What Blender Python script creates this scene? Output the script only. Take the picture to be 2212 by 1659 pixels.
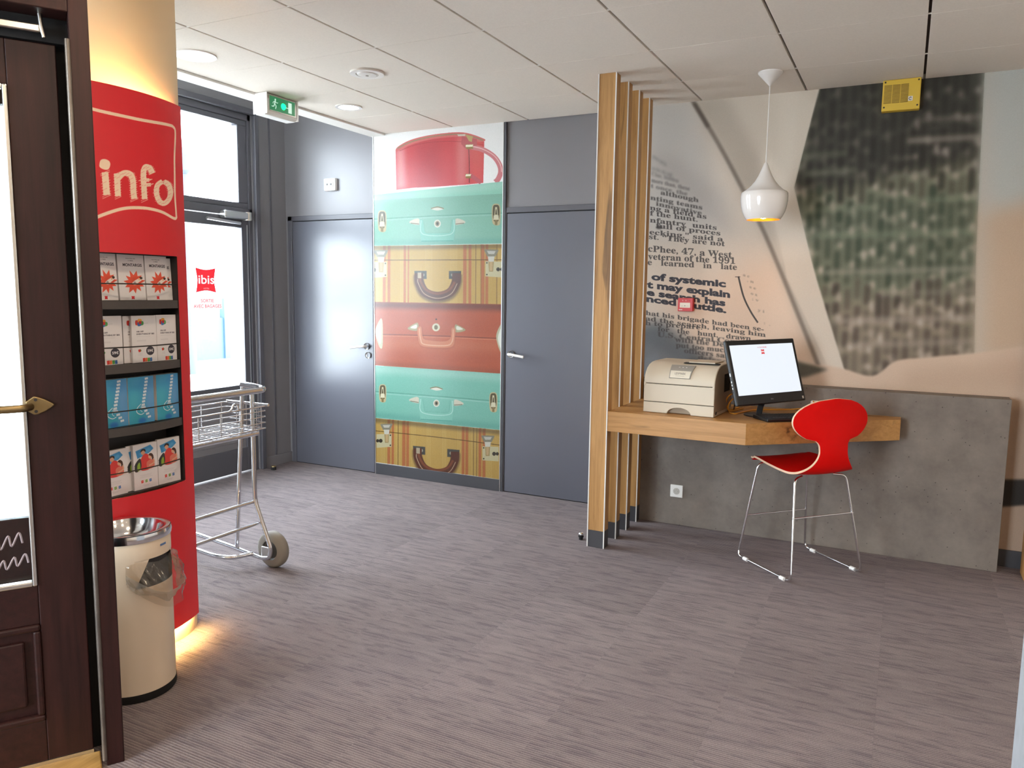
import bpy, math, random
import numpy as np
from mathutils import Vector, Matrix
PI = math.pi
SC = bpy.context.scene
C = SC.collection
for o in list(bpy.data.objects): bpy.data.objects.remove(o)
# ------------------------------------------------------------------ camera, world, lamps, exposure
# metres; x to the right along the wall of doors, y away from the camera, z up
FPX, YAW, PITCH, ROLL, EYE = 1665.549, .46803009, .11848564, .01304485, 1.457444   # lens in pixels, aim, eye height
_f = np.array([-math.sin(YAW)*math.cos(PITCH), math.cos(YAW)*math.cos(PITCH), -math.sin(PITCH)])
_r = np.array([math.cos(YAW), math.sin(YAW), 0.]); _u = np.cross(_r, _f)
_r, _u = math.cos(ROLL)*_r+math.sin(ROLL)*_u, -math.sin(ROLL)*_r+math.cos(ROLL)*_u
def at(px, py, x_=None, y_=None, z_=None):
    """The point of the plane x=, y= or z= that was measured at (px, py) on the photograph."""
    v = (px-1106)/FPX*_r-(py-829.5)/FPX*_u+_f; e = np.array([0, 0, EYE])
    i, val = (0, x_) if x_ is not None else (1, y_) if y_ is not None else (2, z_)
    return e+v*(val-e[i])/v[i]
PAN = np.array([-3.155, 1.967]); R_RED = .6        # axis and radius of the curved red panel
COL = np.array([-2.852, 2.089]); R_COL = .25       # the round column behind it
RED = (math.radians(-25.3), math.radians(25.3), .078, 2.171)
def cyl(px, py):
    """(angle, z) on the red panel of a point measured on the photograph."""
    v = (px-1106)/FPX*_r-(py-829.5)/FPX*_u+_f
    a = v[0]**2+v[1]**2; b = -2*(v[0]*PAN[0]+v[1]*PAN[1]); c = PAN@PAN-R_RED**2
    dsc = b*b-4*a*c; t = (-b-math.sqrt(max(dsc, 0)))/(2*a)
    return math.atan2(v[1]*t-PAN[1], v[0]*t-PAN[0]), EYE+v[2]*t
cd = bpy.data.cameras.new('camera'); cam = bpy.data.objects.new('camera', cd); C.objects.link(cam)
cd.sensor_fit = 'HORIZONTAL'; cd.sensor_width = 36; cd.lens = FPX/2212*36; cd.clip_start = .05
M3 = Matrix((_r, _u, -_f)).transposed()
cam.matrix_world = Matrix.Translation((0, 0, EYE)) @ M3.to_4x4()
SC.camera = cam
SKY, LAMP = 27, .58
wd = bpy.data.worlds.new('daylight'); SC.world = wd; wd.use_nodes = True
bg = wd.node_tree.nodes['Background']; bg.inputs[0].default_value = (.82, .91, 1., 1); bg.inputs[1].default_value = SKY
vs = SC.view_settings; vs.view_transform = 'Standard'; vs.look = 'None'; vs.exposure = .1; vs.gamma = 1; vs.use_curve_mapping = False
def portal(name, loc, rot, sx, sy):
    l = bpy.data.lights.new(name, 'AREA'); l.shape = 'RECTANGLE'; l.size, l.size_y = sx, sy; l.cycles.is_portal = True
    o = bpy.data.objects.new(name, l); C.objects.link(o); o.location = loc; o.rotation_euler = rot   # faces into the room
    return o
for nm_, loc_, rot_, sx_, sy_ in (('exit_door_portal', (-4.75, 3.97, 1.4), (0, -PI/2, 0), 2.8, 1.2), ('side_window_portal', (-4.75, 2.90, 1.4), (0, -PI/2, 0), 2.8, .95), ('unseen_window_portal', (-2.75, -2.32, 1.3), (PI/2, 0, 0), 1.7, 2.6)):
    portal(nm_, loc_, rot_, sx_, sy_)
def unseen_ceiling_lamp(x, y, power, col, size=.16):
    l = bpy.data.lights.new('unseen_ceiling_lamp', 'AREA'); l.shape = 'DISK'; l.size = size; l.energy = power; l.color = col
    o = bpy.data.objects.new('unseen_ceiling_lamp', l); C.objects.link(o); o.location = (x, y, 2.62)
WARM = (1., .78, .55)
# unseen warm lamps added as fill; the first is inferred from the leaflets' shadow
for x, y, p in ((-1.7, 1.5, 17), (-.6, .5, 22), (.9, .9, 20), (-.2, -.9, 26), (1.5, 2.6, 22), (-2.6, .3, 18), (1.6, -.6, 18)): unseen_ceiling_lamp(x, y, p*LAMP, WARM)
# ------------------------------------------------------------------ flat prints (drawn here, in code)
def S2L(c):
    c = np.asarray(c, float)
    return np.where(c <= .04045, c/12.92, ((c+.055)/1.055)**2.4)
def hexc(h):
    h = h.lstrip('#'); return np.array([int(h[i:i+2], 16)/255 for i in (0, 2, 4)])
def spl(pts, n=8, closed=True):
    """Catmull-Rom through the points."""
    P = np.asarray(pts, float); m = len(P); out = []
    rng = range(m) if closed else range(m-1)
    for i in rng:
        if closed: a, b, c, d = P[(i-1) % m], P[i], P[(i+1) % m], P[(i+2) % m]
        else: a, b, c, d = P[max(i-1, 0)], P[i], P[i+1], P[min(i+2, m-1)]
        for k in range(n):
            t = k/n
            out.append(.5*((2*b)+(-a+c)*t+(2*a-5*b+4*c-d)*t*t+(-a+3*b-3*c+d)*t**3))
    if not closed: out.append(P[-1])
    return np.array(out)
def ribbon(pts, w0, w1=None, n=8):
    """Outline of a smooth stroke of width w0..w1."""
    P = spl(pts, n, False); w = np.linspace(w0, w0 if w1 is None else w1, len(P))[:, None]/2
    T = np.gradient(P, axis=0); T /= np.linalg.norm(T, axis=1)[:, None]+1e-9
    N = np.stack([-T[:, 1], T[:, 0]], 1)
    return np.concatenate([P+N*w, (P-N*w)[::-1]])
def ell(cx, cy, rx, ry, n=28, rot=0):
    a = np.linspace(0, 2*PI, n, endpoint=False); x, y = rx*np.cos(a), ry*np.sin(a)
    return np.stack([cx+x*math.cos(rot)-y*math.sin(rot), cy+x*math.sin(rot)+y*math.cos(rot)], 1)
def boxblur(m, r):
    for _ in range(2):
        for ax in (0, 1):
            k = max(1, int(r)); pad = [(0, 0), (0, 0)]; pad[ax] = (k+1, k)
            c = np.cumsum(np.pad(m, pad, mode='edge'), axis=ax)
            n = m.shape[ax]
            a = np.take(c, range(2*k+1, 2*k+1+n), axis=ax); b = np.take(c, range(0, n), axis=ax)
            m = (a-b)/(2*k+1)
    return m
class Canvas:
    def __init__(s, w, h, bg, fn=None):
        s.w, s.h = w, h; s.a = np.empty((h, w, 3), np.float32); s.a[:] = hexc(bg) if isinstance(bg, str) else bg
        s.clips = {}; s.fn = fn or (lambda p: np.asarray(p, float))
    def _mask(s, P, blur):
        pad = int(3*blur)+2
        x0, y0 = np.floor(P.min(0)).astype(int)-pad; x1, y1 = np.ceil(P.max(0)).astype(int)+pad
        x0, y0 = max(x0, -pad), max(y0, -pad); x1, y1 = min(x1, s.w+pad), min(y1, s.h+pad)
        if x1 <= x0 or y1 <= y0: return None
        ss = 1 if blur > 1.5 else 3
        xs = (np.arange((x1-x0)*ss)+.5)/ss+x0; H = (y1-y0)*ss
        rows = np.zeros((H, len(xs)), np.int16)
        A, B = P, np.roll(P, -1, 0)
        for j in range(H):
            y = y0+(j+.5)/ss
            c = (A[:, 1] <= y) != (B[:, 1] <= y)
            if not c.any(): continue
            xa = np.sort(A[c, 0]+(y-A[c, 1])*(B[c, 0]-A[c, 0])/(B[c, 1]-A[c, 1]))
            rows[j] = np.searchsorted(xa, xs) % 2
        m = rows.reshape(y1-y0, ss, x1-x0, ss).mean((1, 3)).astype(np.float32)
        if blur: m = boxblur(m, max(1, blur))
        return x0, y0, m
    def put(s, r, col, a=1., mul=False):
        if r is None: return
        x0, y0, m = r
        X0, Y0, X1, Y1 = max(x0, 0), max(y0, 0), min(x0+m.shape[1], s.w), min(y0+m.shape[0], s.h)
        if X1 <= X0 or Y1 <= Y0: return
        m = m[Y0-y0:Y1-y0, X0-x0:X1-x0, None]*a
        c = hexc(col) if isinstance(col, str) else np.asarray(col)
        t = s.a[Y0:Y1, X0:X1]
        if callable(col): c = col(*np.meshgrid(np.arange(X0, X1), np.arange(Y0, Y1)))
        t[:] = t*(1-m)+(t*c if mul else c)*m
    def poly(s, pts, col, blur=0, a=1., mul=False, clip=None):
        r = s._mask(s.fn(pts), blur)
        if clip is not None and r is not None:
            if id(clip) not in s.clips:
                k = s._mask(s.fn(clip), 0); full = np.zeros((s.h+400, s.w+400), np.float32)
                full[k[1]+200:k[1]+200+k[2].shape[0], k[0]+200:k[0]+200+k[2].shape[1]] = k[2]
                s.clips[id(clip)] = full, clip
            full = s.clips[id(clip)][0]
            x0, y0, m = r; r = (x0, y0, m*full[y0+200:y0+200+m.shape[0], x0+200:x0+200+m.shape[1]])
        s.put(r, col, a, mul)
    def line(s, pts, w, col, blur=0, a=1., w1=None, clip=None):
        s.poly(ribbon(pts, w, w1), col, blur, a, False, clip)
    def stroke(s, pts, w, col):
        s.put(s._mask(ribbon(s.fn(pts), w), 0), col)
    def tris(s, T, col, blur=0, a=1.):
        """T: n x 3 x 2 triangles in canvas pixels."""
        pad = int(3*blur)+2; ss = 3
        x0, y0 = np.floor(T.reshape(-1, 2).min(0)).astype(int)-pad; x1, y1 = np.ceil(T.reshape(-1, 2).max(0)).astype(int)+pad
        if x1 < 0 or y1 < 0 or x0 > s.w or y0 > s.h: return
        W, H = (x1-x0)*ss, (y1-y0)*ss; M = np.zeros((H, W), bool)
        Q = (T-np.array([x0, y0]))*ss
        for t in Q:
            a0 = np.maximum(np.floor(t.min(0)).astype(int), 0); a1 = np.minimum(np.ceil(t.max(0)).astype(int)+1, (W, H))
            if (a1 <= a0).any(): continue
            X = np.arange(a0[0], a1[0])[None]+.5; Y = np.arange(a0[1], a1[1])[:, None]+.5
            e = []
            for i in range(3):
                p, q = t[i], t[(i+1) % 3]; e.append((q[0]-p[0])*(Y-p[1])-(q[1]-p[1])*(X-p[0]))
            M[a0[1]:a1[1], a0[0]:a1[0]] |= ((e[0] >= -.3) & (e[1] >= -.3) & (e[2] >= -.3)) | ((e[0] <= .3) & (e[1] <= .3) & (e[2] <= .3))
        m = M.reshape(y1-y0, ss, x1-x0, ss).mean((1, 3)).astype(np.float32)
        if blur: m = boxblur(m, max(1, blur))
        s.put((x0, y0, m), col, a)
    def text(s, txt, p0, p1, h, col, bold=0., serif=False, blur=0, a=1., up=(0, -1), arc=0., fit=True):
        """Text from p0 to p1 (in the units of fn), letters h high."""
        T, wd = glyphs(txt, bold, serif)
        if not len(T): return
        p0, p1, up = np.asarray(p0, float), np.asarray(p1, float), np.asarray(up, float)
        u = T[:, :, 0]/wd; v = T[:, :, 1]
        pts = p0+u[..., None]*(p1-p0)+(v*h)[..., None]*up+(4*arc*u*(1-u))[..., None]*np.array([0, 1.])
        sh = pts.shape
        s.tris(s.fn(pts.reshape(-1, 2)).reshape(sh), col, blur, a)
    def noise(s, amt, seed=0, sx=1, sy=1):
        r = np.random.default_rng(seed); n = r.normal(0, 1, (s.h//sy+2, s.w//sx+2))
        n = np.kron(n, np.ones((sy, sx)))[:s.h, :s.w]
        s.a += (n*amt)[..., None].astype(np.float32)
    def image(s, name):
        im = bpy.data.images.new(name, s.w, s.h)
        px = np.ones((s.h, s.w, 4), np.float32); px[..., :3] = np.clip(s.a, 0, 1)[::-1]
        im.pixels.foreach_set(px.ravel()); im.update(); im.pack()
        return im
_gl = {}
def glyphs(txt, bold=0., serif=False):
    """Triangles of a text: cap height 1, x from 0 to its width."""
    key = (txt, bold, serif)
    if key in _gl: return _gl[key]
    if serif:   # the mathematical bold alphabet is the serif face of Blender's own fonts
        txt = ''.join(chr(0x1D400+ord(c)-65) if 'A' <= c <= 'Z' else chr(0x1D41A+ord(c)-97) if 'a' <= c <= 'z'
                      else chr(0x1D7CE+ord(c)-48) if '0' <= c <= '9' else c for c in txt)
    cu = bpy.data.curves.new('lettering', 'FONT'); cu.body = txt; cu.resolution_u = 3; cu.fill_mode = 'FRONT'; cu.offset = bold
    ob = bpy.data.objects.new('lettering', cu); C.objects.link(ob)
    bpy.context.view_layer.update()
    ev = ob.evaluated_get(bpy.context.evaluated_depsgraph_get()); me = ev.to_mesh()
    me.calc_loop_triangles()
    V = np.empty(len(me.vertices)*3); me.vertices.foreach_get('co', V); V = V.reshape(-1, 3)[:, :2]
    I = np.empty(len(me.loop_triangles)*3, int); me.loop_triangles.foreach_get('vertices', I)
    T = V[I].reshape(-1, 3, 2) if len(V) else np.zeros((0, 3, 2))
    ev.to_mesh_clear(); bpy.data.objects.remove(ob); bpy.data.curves.remove(cu)
    if len(T):
        T = T-np.array([T[..., 0].min(), 0]); wd = T[..., 0].max(); T = T/np.array([1, .72])
    else: wd = 1
    _gl[key] = (T, wd); return _gl[key]
# ---- suitcases panel: a photographic print of stacked cases
SX0, SX1, SZ0, SZ1 = -3.695, -2.578, .088, 2.645
def suit_canvas():
    w, h = 480, 1100
    def fn(p):
        p = np.asarray(p, float).reshape(-1, 2); q = np.array([at(x, y, y_=4.915) for x, y in p])
        return np.stack([(q[:, 0]-SX0)/(SX1-SX0)*w, (SZ1-q[:, 2])/(SZ1-SZ0)*h], 1)
    A = lambda *p: [(790+u/3.95, 240+v/3.95) for u, v in p]        # measured on the upper half
    B = lambda *p: [(790+u/3.772, 640+v/3.772) for u, v in p]      # measured on the lower half
    c = Canvas(w, h, '#f6f5f2', fn)
    gold, steel, dark = '#b7a06a', '#cfc9b8', '#3b3328'
    # red round hat box
    body = A((255, 330), (400, 265), (600, 215), (820, 215), (1012, 260), (1003, 612), (880, 625), (600, 645), (400, 655), (262, 672))
    c.poly(body, '#c8454a')
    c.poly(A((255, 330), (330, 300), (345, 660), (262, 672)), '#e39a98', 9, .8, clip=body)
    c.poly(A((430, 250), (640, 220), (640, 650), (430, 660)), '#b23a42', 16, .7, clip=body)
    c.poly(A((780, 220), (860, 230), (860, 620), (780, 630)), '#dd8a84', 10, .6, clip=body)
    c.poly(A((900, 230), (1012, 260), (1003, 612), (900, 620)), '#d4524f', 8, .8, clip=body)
    lid = spl(A((255, 340), (280, 300), (400, 240), (600, 197), (830, 182), (1000, 232), (1015, 255), (960, 262), (820, 222), (600, 235), (400, 282), (290, 335)), 6)
    c.poly(lid, '#cf6a66'); c.line(A((270, 318), (400, 258), (600, 212), (830, 200), (1000, 248)), 2.2, '#8f8566')
    c.line(A((290, 340), (420, 290), (600, 262), (820, 262), (1008, 290)), .8, '#8e2d33')
    c.line(A((880, 325), (884, 470), (884, 612)), 1.2, '#3a1c1c')
    c.line(A((900, 305), (1000, 330), (1090, 385), (1140, 455), (1152, 520), (1130, 580), (1105, 605)), 11, '#c9767a')
    c.line(A((905, 300), (1000, 325), (1095, 380), (1148, 455), (1160, 520)), 2, '#e9b8b4')
    c.line(A((890, 545), (940, 580), (985, 612)), 9, '#b8525a')
    c.poly(A((820, 215), (950, 240), (950, 295), (880, 300), (850, 320), (815, 280)), '#b5565a')
    c.poly(A((850, 200), (915, 215), (905, 265), (880, 255)), gold); c.poly(A((780, 200), (850, 196), (850, 212), (790, 214)), steel)
    for q in (A((848, 285), (912, 282), (918, 322), (860, 325)), A((850, 535), (895, 535), (900, 572), (856, 575))): c.poly(q, '#8d6f3c'); c.poly(A(*[((q0[0]-790)*3.95+6, (q0[1]-240)*3.95+3) for q0 in q[:2]], *[((q0[0]-790)*3.95-6, (q0[1]-240)*3.95-18) for q0 in q[2:]]), '#efe6c4')
    def teal(F, tl, tr, br, bl, seam, lo=False):
        body = F(tl, tr, br, bl); base = '#8cc3ac' if not lo else '#7fc1ad'
        c.poly(body, base)
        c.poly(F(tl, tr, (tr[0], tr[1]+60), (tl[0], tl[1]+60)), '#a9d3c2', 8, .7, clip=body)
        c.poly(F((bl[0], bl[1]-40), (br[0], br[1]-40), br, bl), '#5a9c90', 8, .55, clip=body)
        c.line(F(*seam), 1, '#4d8878'); c.line(F(*[(x, y+14) for x, y in seam]), .7, '#bfe2d4')
    def teal_hw(F, cx, cy, k=1., tilt=0.):
        G = lambda *p: F(*[(cx+k*x, cy+k*y+tilt*k*x) for x, y in p])
        c.poly(spl(G((-57, -128), (0, -146), (57, -128), (0, -112)), 6), '#e8e3cf'); c.line(G((-55, -128), (0, -142), (55, -128)), 2, '#7c7450')
        for sg in (-1, 1):
            c.poly(spl(G((sg*150, -30), (sg*175, -44), (sg*235, -20), (sg*225, 0), (sg*150, 10)), 5), '#d9d2bb'); c.line(G((sg*155, 4), (sg*228, -4)), 1.5, '#6e6a55')
        c.poly(G((-150, -25), (-140, 60), (-130, 130), (140, 125), (150, -30), (125, -30), (112, 80), (-105, 84), (-122, -25)), '#4f8f81', 3, .5)
        hd = G((-152, -32), (-125, -35), (-108, 70), (-95, 84), (100, 80), (114, 66), (128, -38), (152, -38), (150, 60), (138, 150), (-140, 155), (-150, 60))
        c.poly(hd, '#84c7b2'); c.line(G((-138, -28), (-122, 90), (118, 88), (140, -32)), 1.5, '#bde6d8'); c.line(G((-138, 150), (136, 146)), 2, '#5aa292')
        c.poly(ell(*G((0, 0))[0], 7.2*k, 8.4*k), '#e9e4d2'); c.poly(ell(*G((0, 0))[0], 5*k, 6*k), '#a39a7c'); c.poly(ell(*G((0, 0))[0], 2.4*k, 3.4*k), '#2e2a20')
    def latch(F, cx, cy, k=1.):
        G = lambda *p: F(*[(cx+k*x, cy+k*y) for x, y in p])
        c.poly(spl(G((-34, -75), (0, -98), (34, -75), (36, 40), (26, 84), (-14, 84), (-34, 50)), 5), '#cbbb8f'); c.poly(spl(G((-26, -70), (0, -88), (26, -70), (26, 30), (0, 60), (-26, 30)), 5), '#5c5236')
        c.poly(G((-16, 10), (-8, -70), (8, -70), (16, 10)), '#d8cda6'); c.poly(G((-8, -5), (-3, -50), (3, -50), (8, -5)), '#4e452c')
        c.poly(G((-20, 0), (20, 0), (24, 40), (-24, 40)), '#e6dcba'); c.poly(G((-12, 40), (12, 40), (10, 84), (-10, 84)), '#8b7a4e')
    teal(A, (20, 720), (1200, 598), (1200, 1130), (20, 1150), [(20, 925), (600, 893), (1200, 868)])
    teal_hw(A, 612, 960); latch(A, 1113, 888); latch(A, 140, 945)
    def tweed(F, tl, tr, br, bl, seam, bands, h):
        body = F(tl, tr, br, bl); c.poly(body, '#c9a356')
        for x in np.linspace(tl[0], tr[0], 90):
            t = (x-tl[0])/(tr[0]-tl[0]); y0 = tl[1]+t*(tr[1]-tl[1]); y1 = bl[1]+t*(br[1]-bl[1])
            c.line(F((x, y0), (x, y1)), .7, '#b08a42' if int(x*7) % 3 else '#dcbd78', 0, .5)
        for x, wd, col in bands:
            t = (x-tl[0])/(tr[0]-tl[0]); c.line(F((x, tl[1]+t*(tr[1]-tl[1])), (x-2, bl[1]+t*(br[1]-bl[1]))), wd, col, 0, .85)
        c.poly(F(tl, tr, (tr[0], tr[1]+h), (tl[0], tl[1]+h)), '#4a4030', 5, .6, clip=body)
        c.line(F(*seam), 1.4, '#5b4420')
    def leather(F, cx, cy, k=1., tilt=0.):
        G = lambda *p: F(*[(cx+k*x, cy+k*y+tilt*k*x) for x, y in p])
        for sg in (-1, 1): c.poly(G((sg*95, -68), (sg*200, -68), (sg*195, 0), (sg*95, 0)), '#4b4a42'); c.poly(ell(*G((sg*125, -34))[0], 3, 3.4), '#a9a28c')
        c.line(G((-165, -40), (-160, 40), (-110, 130), (0, 165), (110, 130), (160, 40), (165, -40)), 21*k, '#3b261c', 3, .55)
        c.line(G((-160, -50), (-155, 30), (-105, 115), (0, 148), (105, 115), (155, 30), (160, -50)), 19*k, '#5d3322')
        c.line(G((-150, -30), (-145, 25), (-95, 95), (0, 125), (95, 95), (145, 25)), 5*k, '#8e4e30', 1, .8)
        c.line(G((-170, 0), (-165, 40), (-112, 128), (0, 166), (112, 128), (166, 38)), 1.5, '#caa88a')
        c.poly(G((-172, -55), (-140, -55), (-140, -5), (-172, -5)), '#b9a78a')
    def clasp(F, cx, cy, k=1., mir=1):
        G = lambda *p: F(*[(cx+mir*k*x, cy+k*y) for x, y in p])
        c.poly(G((-50, 0), (100, 5), (100, 140), (-50, 130)), '#cfc49a')
        for q in ((-38, 15), (-38, 115)): c.poly(ell(*G(q)[0], 1.6, 1.6), '#40382a')
        c.poly(ell(*G((58, 70))[0], 4, 4.2), '#3a3226'); c.poly(ell(*G((88, 70))[0], 3.2, 3.6), '#3a3226')
        c.poly(G((-25, -5), (22, -5), (16, 90), (-20, 90)), '#a78f5e'); c.poly(G((-17, 0), (12, 0), (8, 82), (-14, 82)), '#c9a877')
        c.poly(spl(G((-58, -90), (-50, -100), (48, -98), (60, -88), (40, -50), (30, -38), (-30, -38), (-40, -50)), 4), '#8c8672'); c.poly(G((-38, -88), (38, -86), (24, -60), (-24, -60)), '#c7c2b4'); c.poly(G((-30, -40), (28, -40), (22, 5), (-24, 5)), '#d8d2c0')
    red, brn = '#b9683e', '#8a6a3a'
    tweed(A, (20, 1152), (1200, 1135), (1200, 1655), (20, 1635), [(20, 1272), (1200, 1268)], [(335, 5, red), (365, 3, red), (847, 7, red), (890, 6, red), (940, 2, brn), (985, 2, brn), (1000, 7, red), (1035, 6, red), (1120, 2, brn), (200, 6, red), (160, 6, red)], 30)
    leather(A, 615, 1432); clasp(A, 1072, 1280); clasp(A, 130, 1285, 1, -1)
    # orange case
    F = B; body = F((40, 45), (1150, 66), (1150, 635), (40, 560)); c.poly(body, '#b85736')
    c.poly(F((40, 45), (1150, 66), (1150, 110), (40, 90)), '#4c2f2a', 8, .75, clip=body)
    c.poly(F((40, 340), (1150, 360), (1150, 450), (40, 430)), '#c66a45', 14, .8, clip=body)
    c.line(F((40, 308), (580, 322), (1150, 346)), 1.4, '#6d3020'); c.line(F((40, 320), (580, 334), (1150, 358)), 1, '#dd8a60')
    c.poly(F((40, 530), (1150, 605), (1150, 635), (40, 560)), '#8c452e', 6, .5, clip=body)
    for sg in (-1, 1): c.poly(spl(F((578+sg*150, 228+sg*6), (578+sg*175, 228+sg*8), (578+sg*232, 262+sg*6), (578+sg*220, 280+sg*6), (578+sg*152, 285+sg*6)), 5), '#a99c74'); c.poly(spl(F((578+sg*165, 236+sg*6), (578+sg*215, 262+sg*6), (578+sg*165, 268+sg*6)), 5), '#e6dfc8')
    c.poly(F((425, 250), (455, 252), (465, 330), (480, 355), (530, 365), (630, 372), (685, 362), (700, 335), (700, 262), (730, 268), (728, 340), (712, 410), (660, 425), (520, 420), (448, 405), (428, 340)), '#7a3522', 4, .5)
    c.poly(spl(F((422, 258), (452, 250), (462, 320), (478, 350), (540, 362), (640, 368), (682, 352), (696, 320), (700, 262), (730, 264), (726, 340), (712, 404), (650, 420), (520, 416), (446, 398), (426, 330)), 4), '#cf7d57')
    c.line(F((437, 262), (448, 350), (480, 392), (650, 402), (704, 370), (714, 270)), 2.5, '#e6a580')
    c.poly(ell(*F((573, 253))[0], 8.4, 8.6), '#d9cfae'); c.poly(ell(*F((573, 253))[0], 4, 5), '#6e6040'); c.poly(ell(*F((575, 188))[0], 1.8, 1.8), '#40241c')
    for x, y in ((1085, 345), (100, 305)): c.poly(spl(F((x-22, y-20), (x+15, y-115), (x+35, y-110), (x+40, y), (x+35, y+115), (x+8, y+100)), 5), '#c2bd9c'); c.poly(spl(F((x-8, y), (x+15, y-80), (x+25, y), (x+18, y+85)), 5), '#eeead8')
    teal(B, (40, 562), (1150, 633), (1150, 1094), (40, 986), [(40, 772), (600, 815), (1150, 862)], True)
    teal_hw(B, 576, 872, .93, .07); latch(B, 1040, 868, .88); latch(B, 138, 795, .8)
    tweed(B, (40, 988), (1150, 1096), (1150, 1500), (40, 1345), [(40, 1092), (600, 1150), (1150, 1220)], [(190, 6, red), (222, 5, red), (312, 7, red), (343, 6, red), (265, 2, brn), (795, 6, red), (825, 6, red), (880, 2, brn), (905, 2, brn), (932, 6, red), (965, 6, red)], 34)
    leather(B, 575, 1300, .95, .09); clasp(B, 995, 1222, .88); clasp(B, 170, 1120, .82, -1)
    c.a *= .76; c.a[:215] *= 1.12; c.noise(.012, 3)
    return c
# ---- newspaper mural
MX0, MX1, MZ0, MZ1 = -1.56, .66, 0., 2.633
def mural_canvas():
    w, h = 1110, 1316
    def fn(p):
        p = np.asarray(p, float).reshape(-1, 2); q = np.array([at(x, y, y_=4.87) for x, y in p])
        return np.stack([(q[:, 0]-MX0)/(MX1-MX0)*w, (MZ1-q[:, 2])/(MZ1-MZ0)*h], 1)
    c = Canvas(w, h, '#b9ada0', fn)
    P = lambda *p: list(p)
    # soft tone of the page: cool grey top left, warm lower right
    c.poly(P((1380, 200), (1500, 200), (1560, 500), (1380, 520)), '#a9a8a6', 40, .8)
    c.poly(P((1440, 620), (1700, 560), (1780, 800), (1500, 800)), '#c0a894', 40, .8)
    c.poly(P((1360, 700), (1430, 690), (1560, 800), (1560, 860), (1360, 880)), '#4e5358', 20, .9)
    c.poly(P((1380, 780), (1420, 760), (1450, 860), (1380, 860)), '#87919a', 8, .5)
    c.poly(P((1405, 330), (1460, 340), (1560, 420), (1590, 520), (1520, 470), (1450, 390)), '#8d8783', 22, .45)
    # the second sheet behind, with its fold
    c.poly(P((1490, 215), (1700, 170), (1790, 170), (1712, 405), (1760, 590), (1820, 800), (1770, 800), (1690, 600), (1640, 480), (1560, 325)), '#b3a99c', 2)
    c.poly(P((1500, 215), (1570, 205), (1640, 340), (1720, 560), (1790, 790), (1765, 790), (1690, 600), (1640, 480), (1560, 325)), '#968c80', 16, .7)
    c.poly(P((1650, 320), (1715, 400), (1755, 560), (1690, 560), (1660, 430)), '#c2b8ab', 14, .6)
    c.line(P((1494, 215), (1560, 325), (1640, 480), (1690, 595), (1770, 795)), 9, '#5e554d', 3, .75)
    c.line(P((1500, 222), (1530, 275)), 8, '#3a322c', 4, .6)
    # right: pale blurred ground, then the dark blurred column of print
    c.poly(P((2060, 120), (2260, 100), (2260, 800), (2060, 800)), '#a39c92', 3)
    c.poly(P((2110, 140), (2260, 120), (2260, 420), (2100, 450)), '#9c9f9b', 26, .8)
    c.poly(P((2100, 440), (2230, 420), (2230, 760), (2100, 780)), '#a58e78', 26, .8)
    blk = P((1775, 165), (2128, 140), (2118, 330), (2108, 560), (2104, 790), (1960, 800), (1880, 830), (1822, 800), (1785, 690), (1748, 545), (1716, 405))
    c.poly(blk, '#6b6a58', 4)
    c.poly(P((1770, 160), (2130, 130), (2120, 340), (1720, 420)), '#2f2d28', 20, .85, clip=blk)
    c.poly(P((1716, 440), (2108, 420), (2106, 600), (1760, 620)), '#54594a', 34, .6, clip=blk)
    c.poly(P((1780, 660), (2104, 640), (2104, 830), (1820, 830)), '#7d6f60', 26, .75, clip=blk)
    rg = random.Random(5)
    bands = [(255, 1990, 2130, .5), (300, 1960, 2120, .8), (335, 1730, 1830, .4), (372, 1740, 1850, .55), (430, 1960, 2120, .6), (452, 1740, 1900, .35), (505, 1760, 2110, .5), (585, 1780, 2110, .65), (632, 1900, 2110, .4), (690, 1800, 2110, .6), (742, 1830, 2110, .5)]
    x = 1690
    while x < 2135:                                     # blurred columns of letters
        y = 130+rg.random()*30
        while y < 850:
            ln = rg.uniform(22, 62); t = (y-150)/680
            lx = x+(y-300)*-.035+rg.uniform(-2, 2)
            dk = '#16140f' if t < .36 else '#202c20' if t < .66 else '#2b231f'
            c.line([(lx, y), (lx-1, y+ln*.5), (lx-2, y+ln)], rg.uniform(9, 13), dk, 7, rg.uniform(.4, .95) if t > .3 else rg.uniform(.5, .8), None, blk)
            if rg.random() < .75:
                g = '#a79b8e' if t > .25 else '#8a8078'; edge = lx > 1960 or t > .3
                c.poly(ell(lx+rg.uniform(4, 12), y+ln+rg.uniform(0, 8), rg.uniform(5, 9), rg.uniform(7, 15), 10), g, 6, rg.uniform(.4, .95)*(1 if edge else .35), False, blk)
            y += ln+rg.uniform(5, 16)
        x += rg.uniform(19, 24)
    for y, xa, xb, a_ in bands: c.line([(xa, y+4), ((xa+xb)/2, y), (xb, y-5)], rg.uniform(9, 15), '#a0958a' if y > 520 or y < 310 else '#7f8570', 7, a_*.75, None, blk)
    # the sheet in front and the ground at the right cover the ragged ends
    c.poly(P((1790, 120), (1712, 405), (1760, 590), (1826, 806), (1795, 806), (1700, 600), (1660, 405), (1700, 120)), '#b3a99c', 2)
    c.poly(P((1650, 320), (1712, 405), (1755, 560), (1690, 560), (1660, 430)), '#c2b8ab', 14, .5)
    c.poly(P((2132, 100), (2290, 80), (2290, 820), (2108, 820), (2112, 560), (2122, 330)), '#a39c92', 7)
    c.poly(P((2135, 100), (2290, 80), (2290, 420), (2135, 450)), '#9c9f9b', 24, .85)
    c.poly(P((2125, 460), (2270, 430), (2270, 760), (2120, 780)), '#a58e78', 24, .85)
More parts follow.
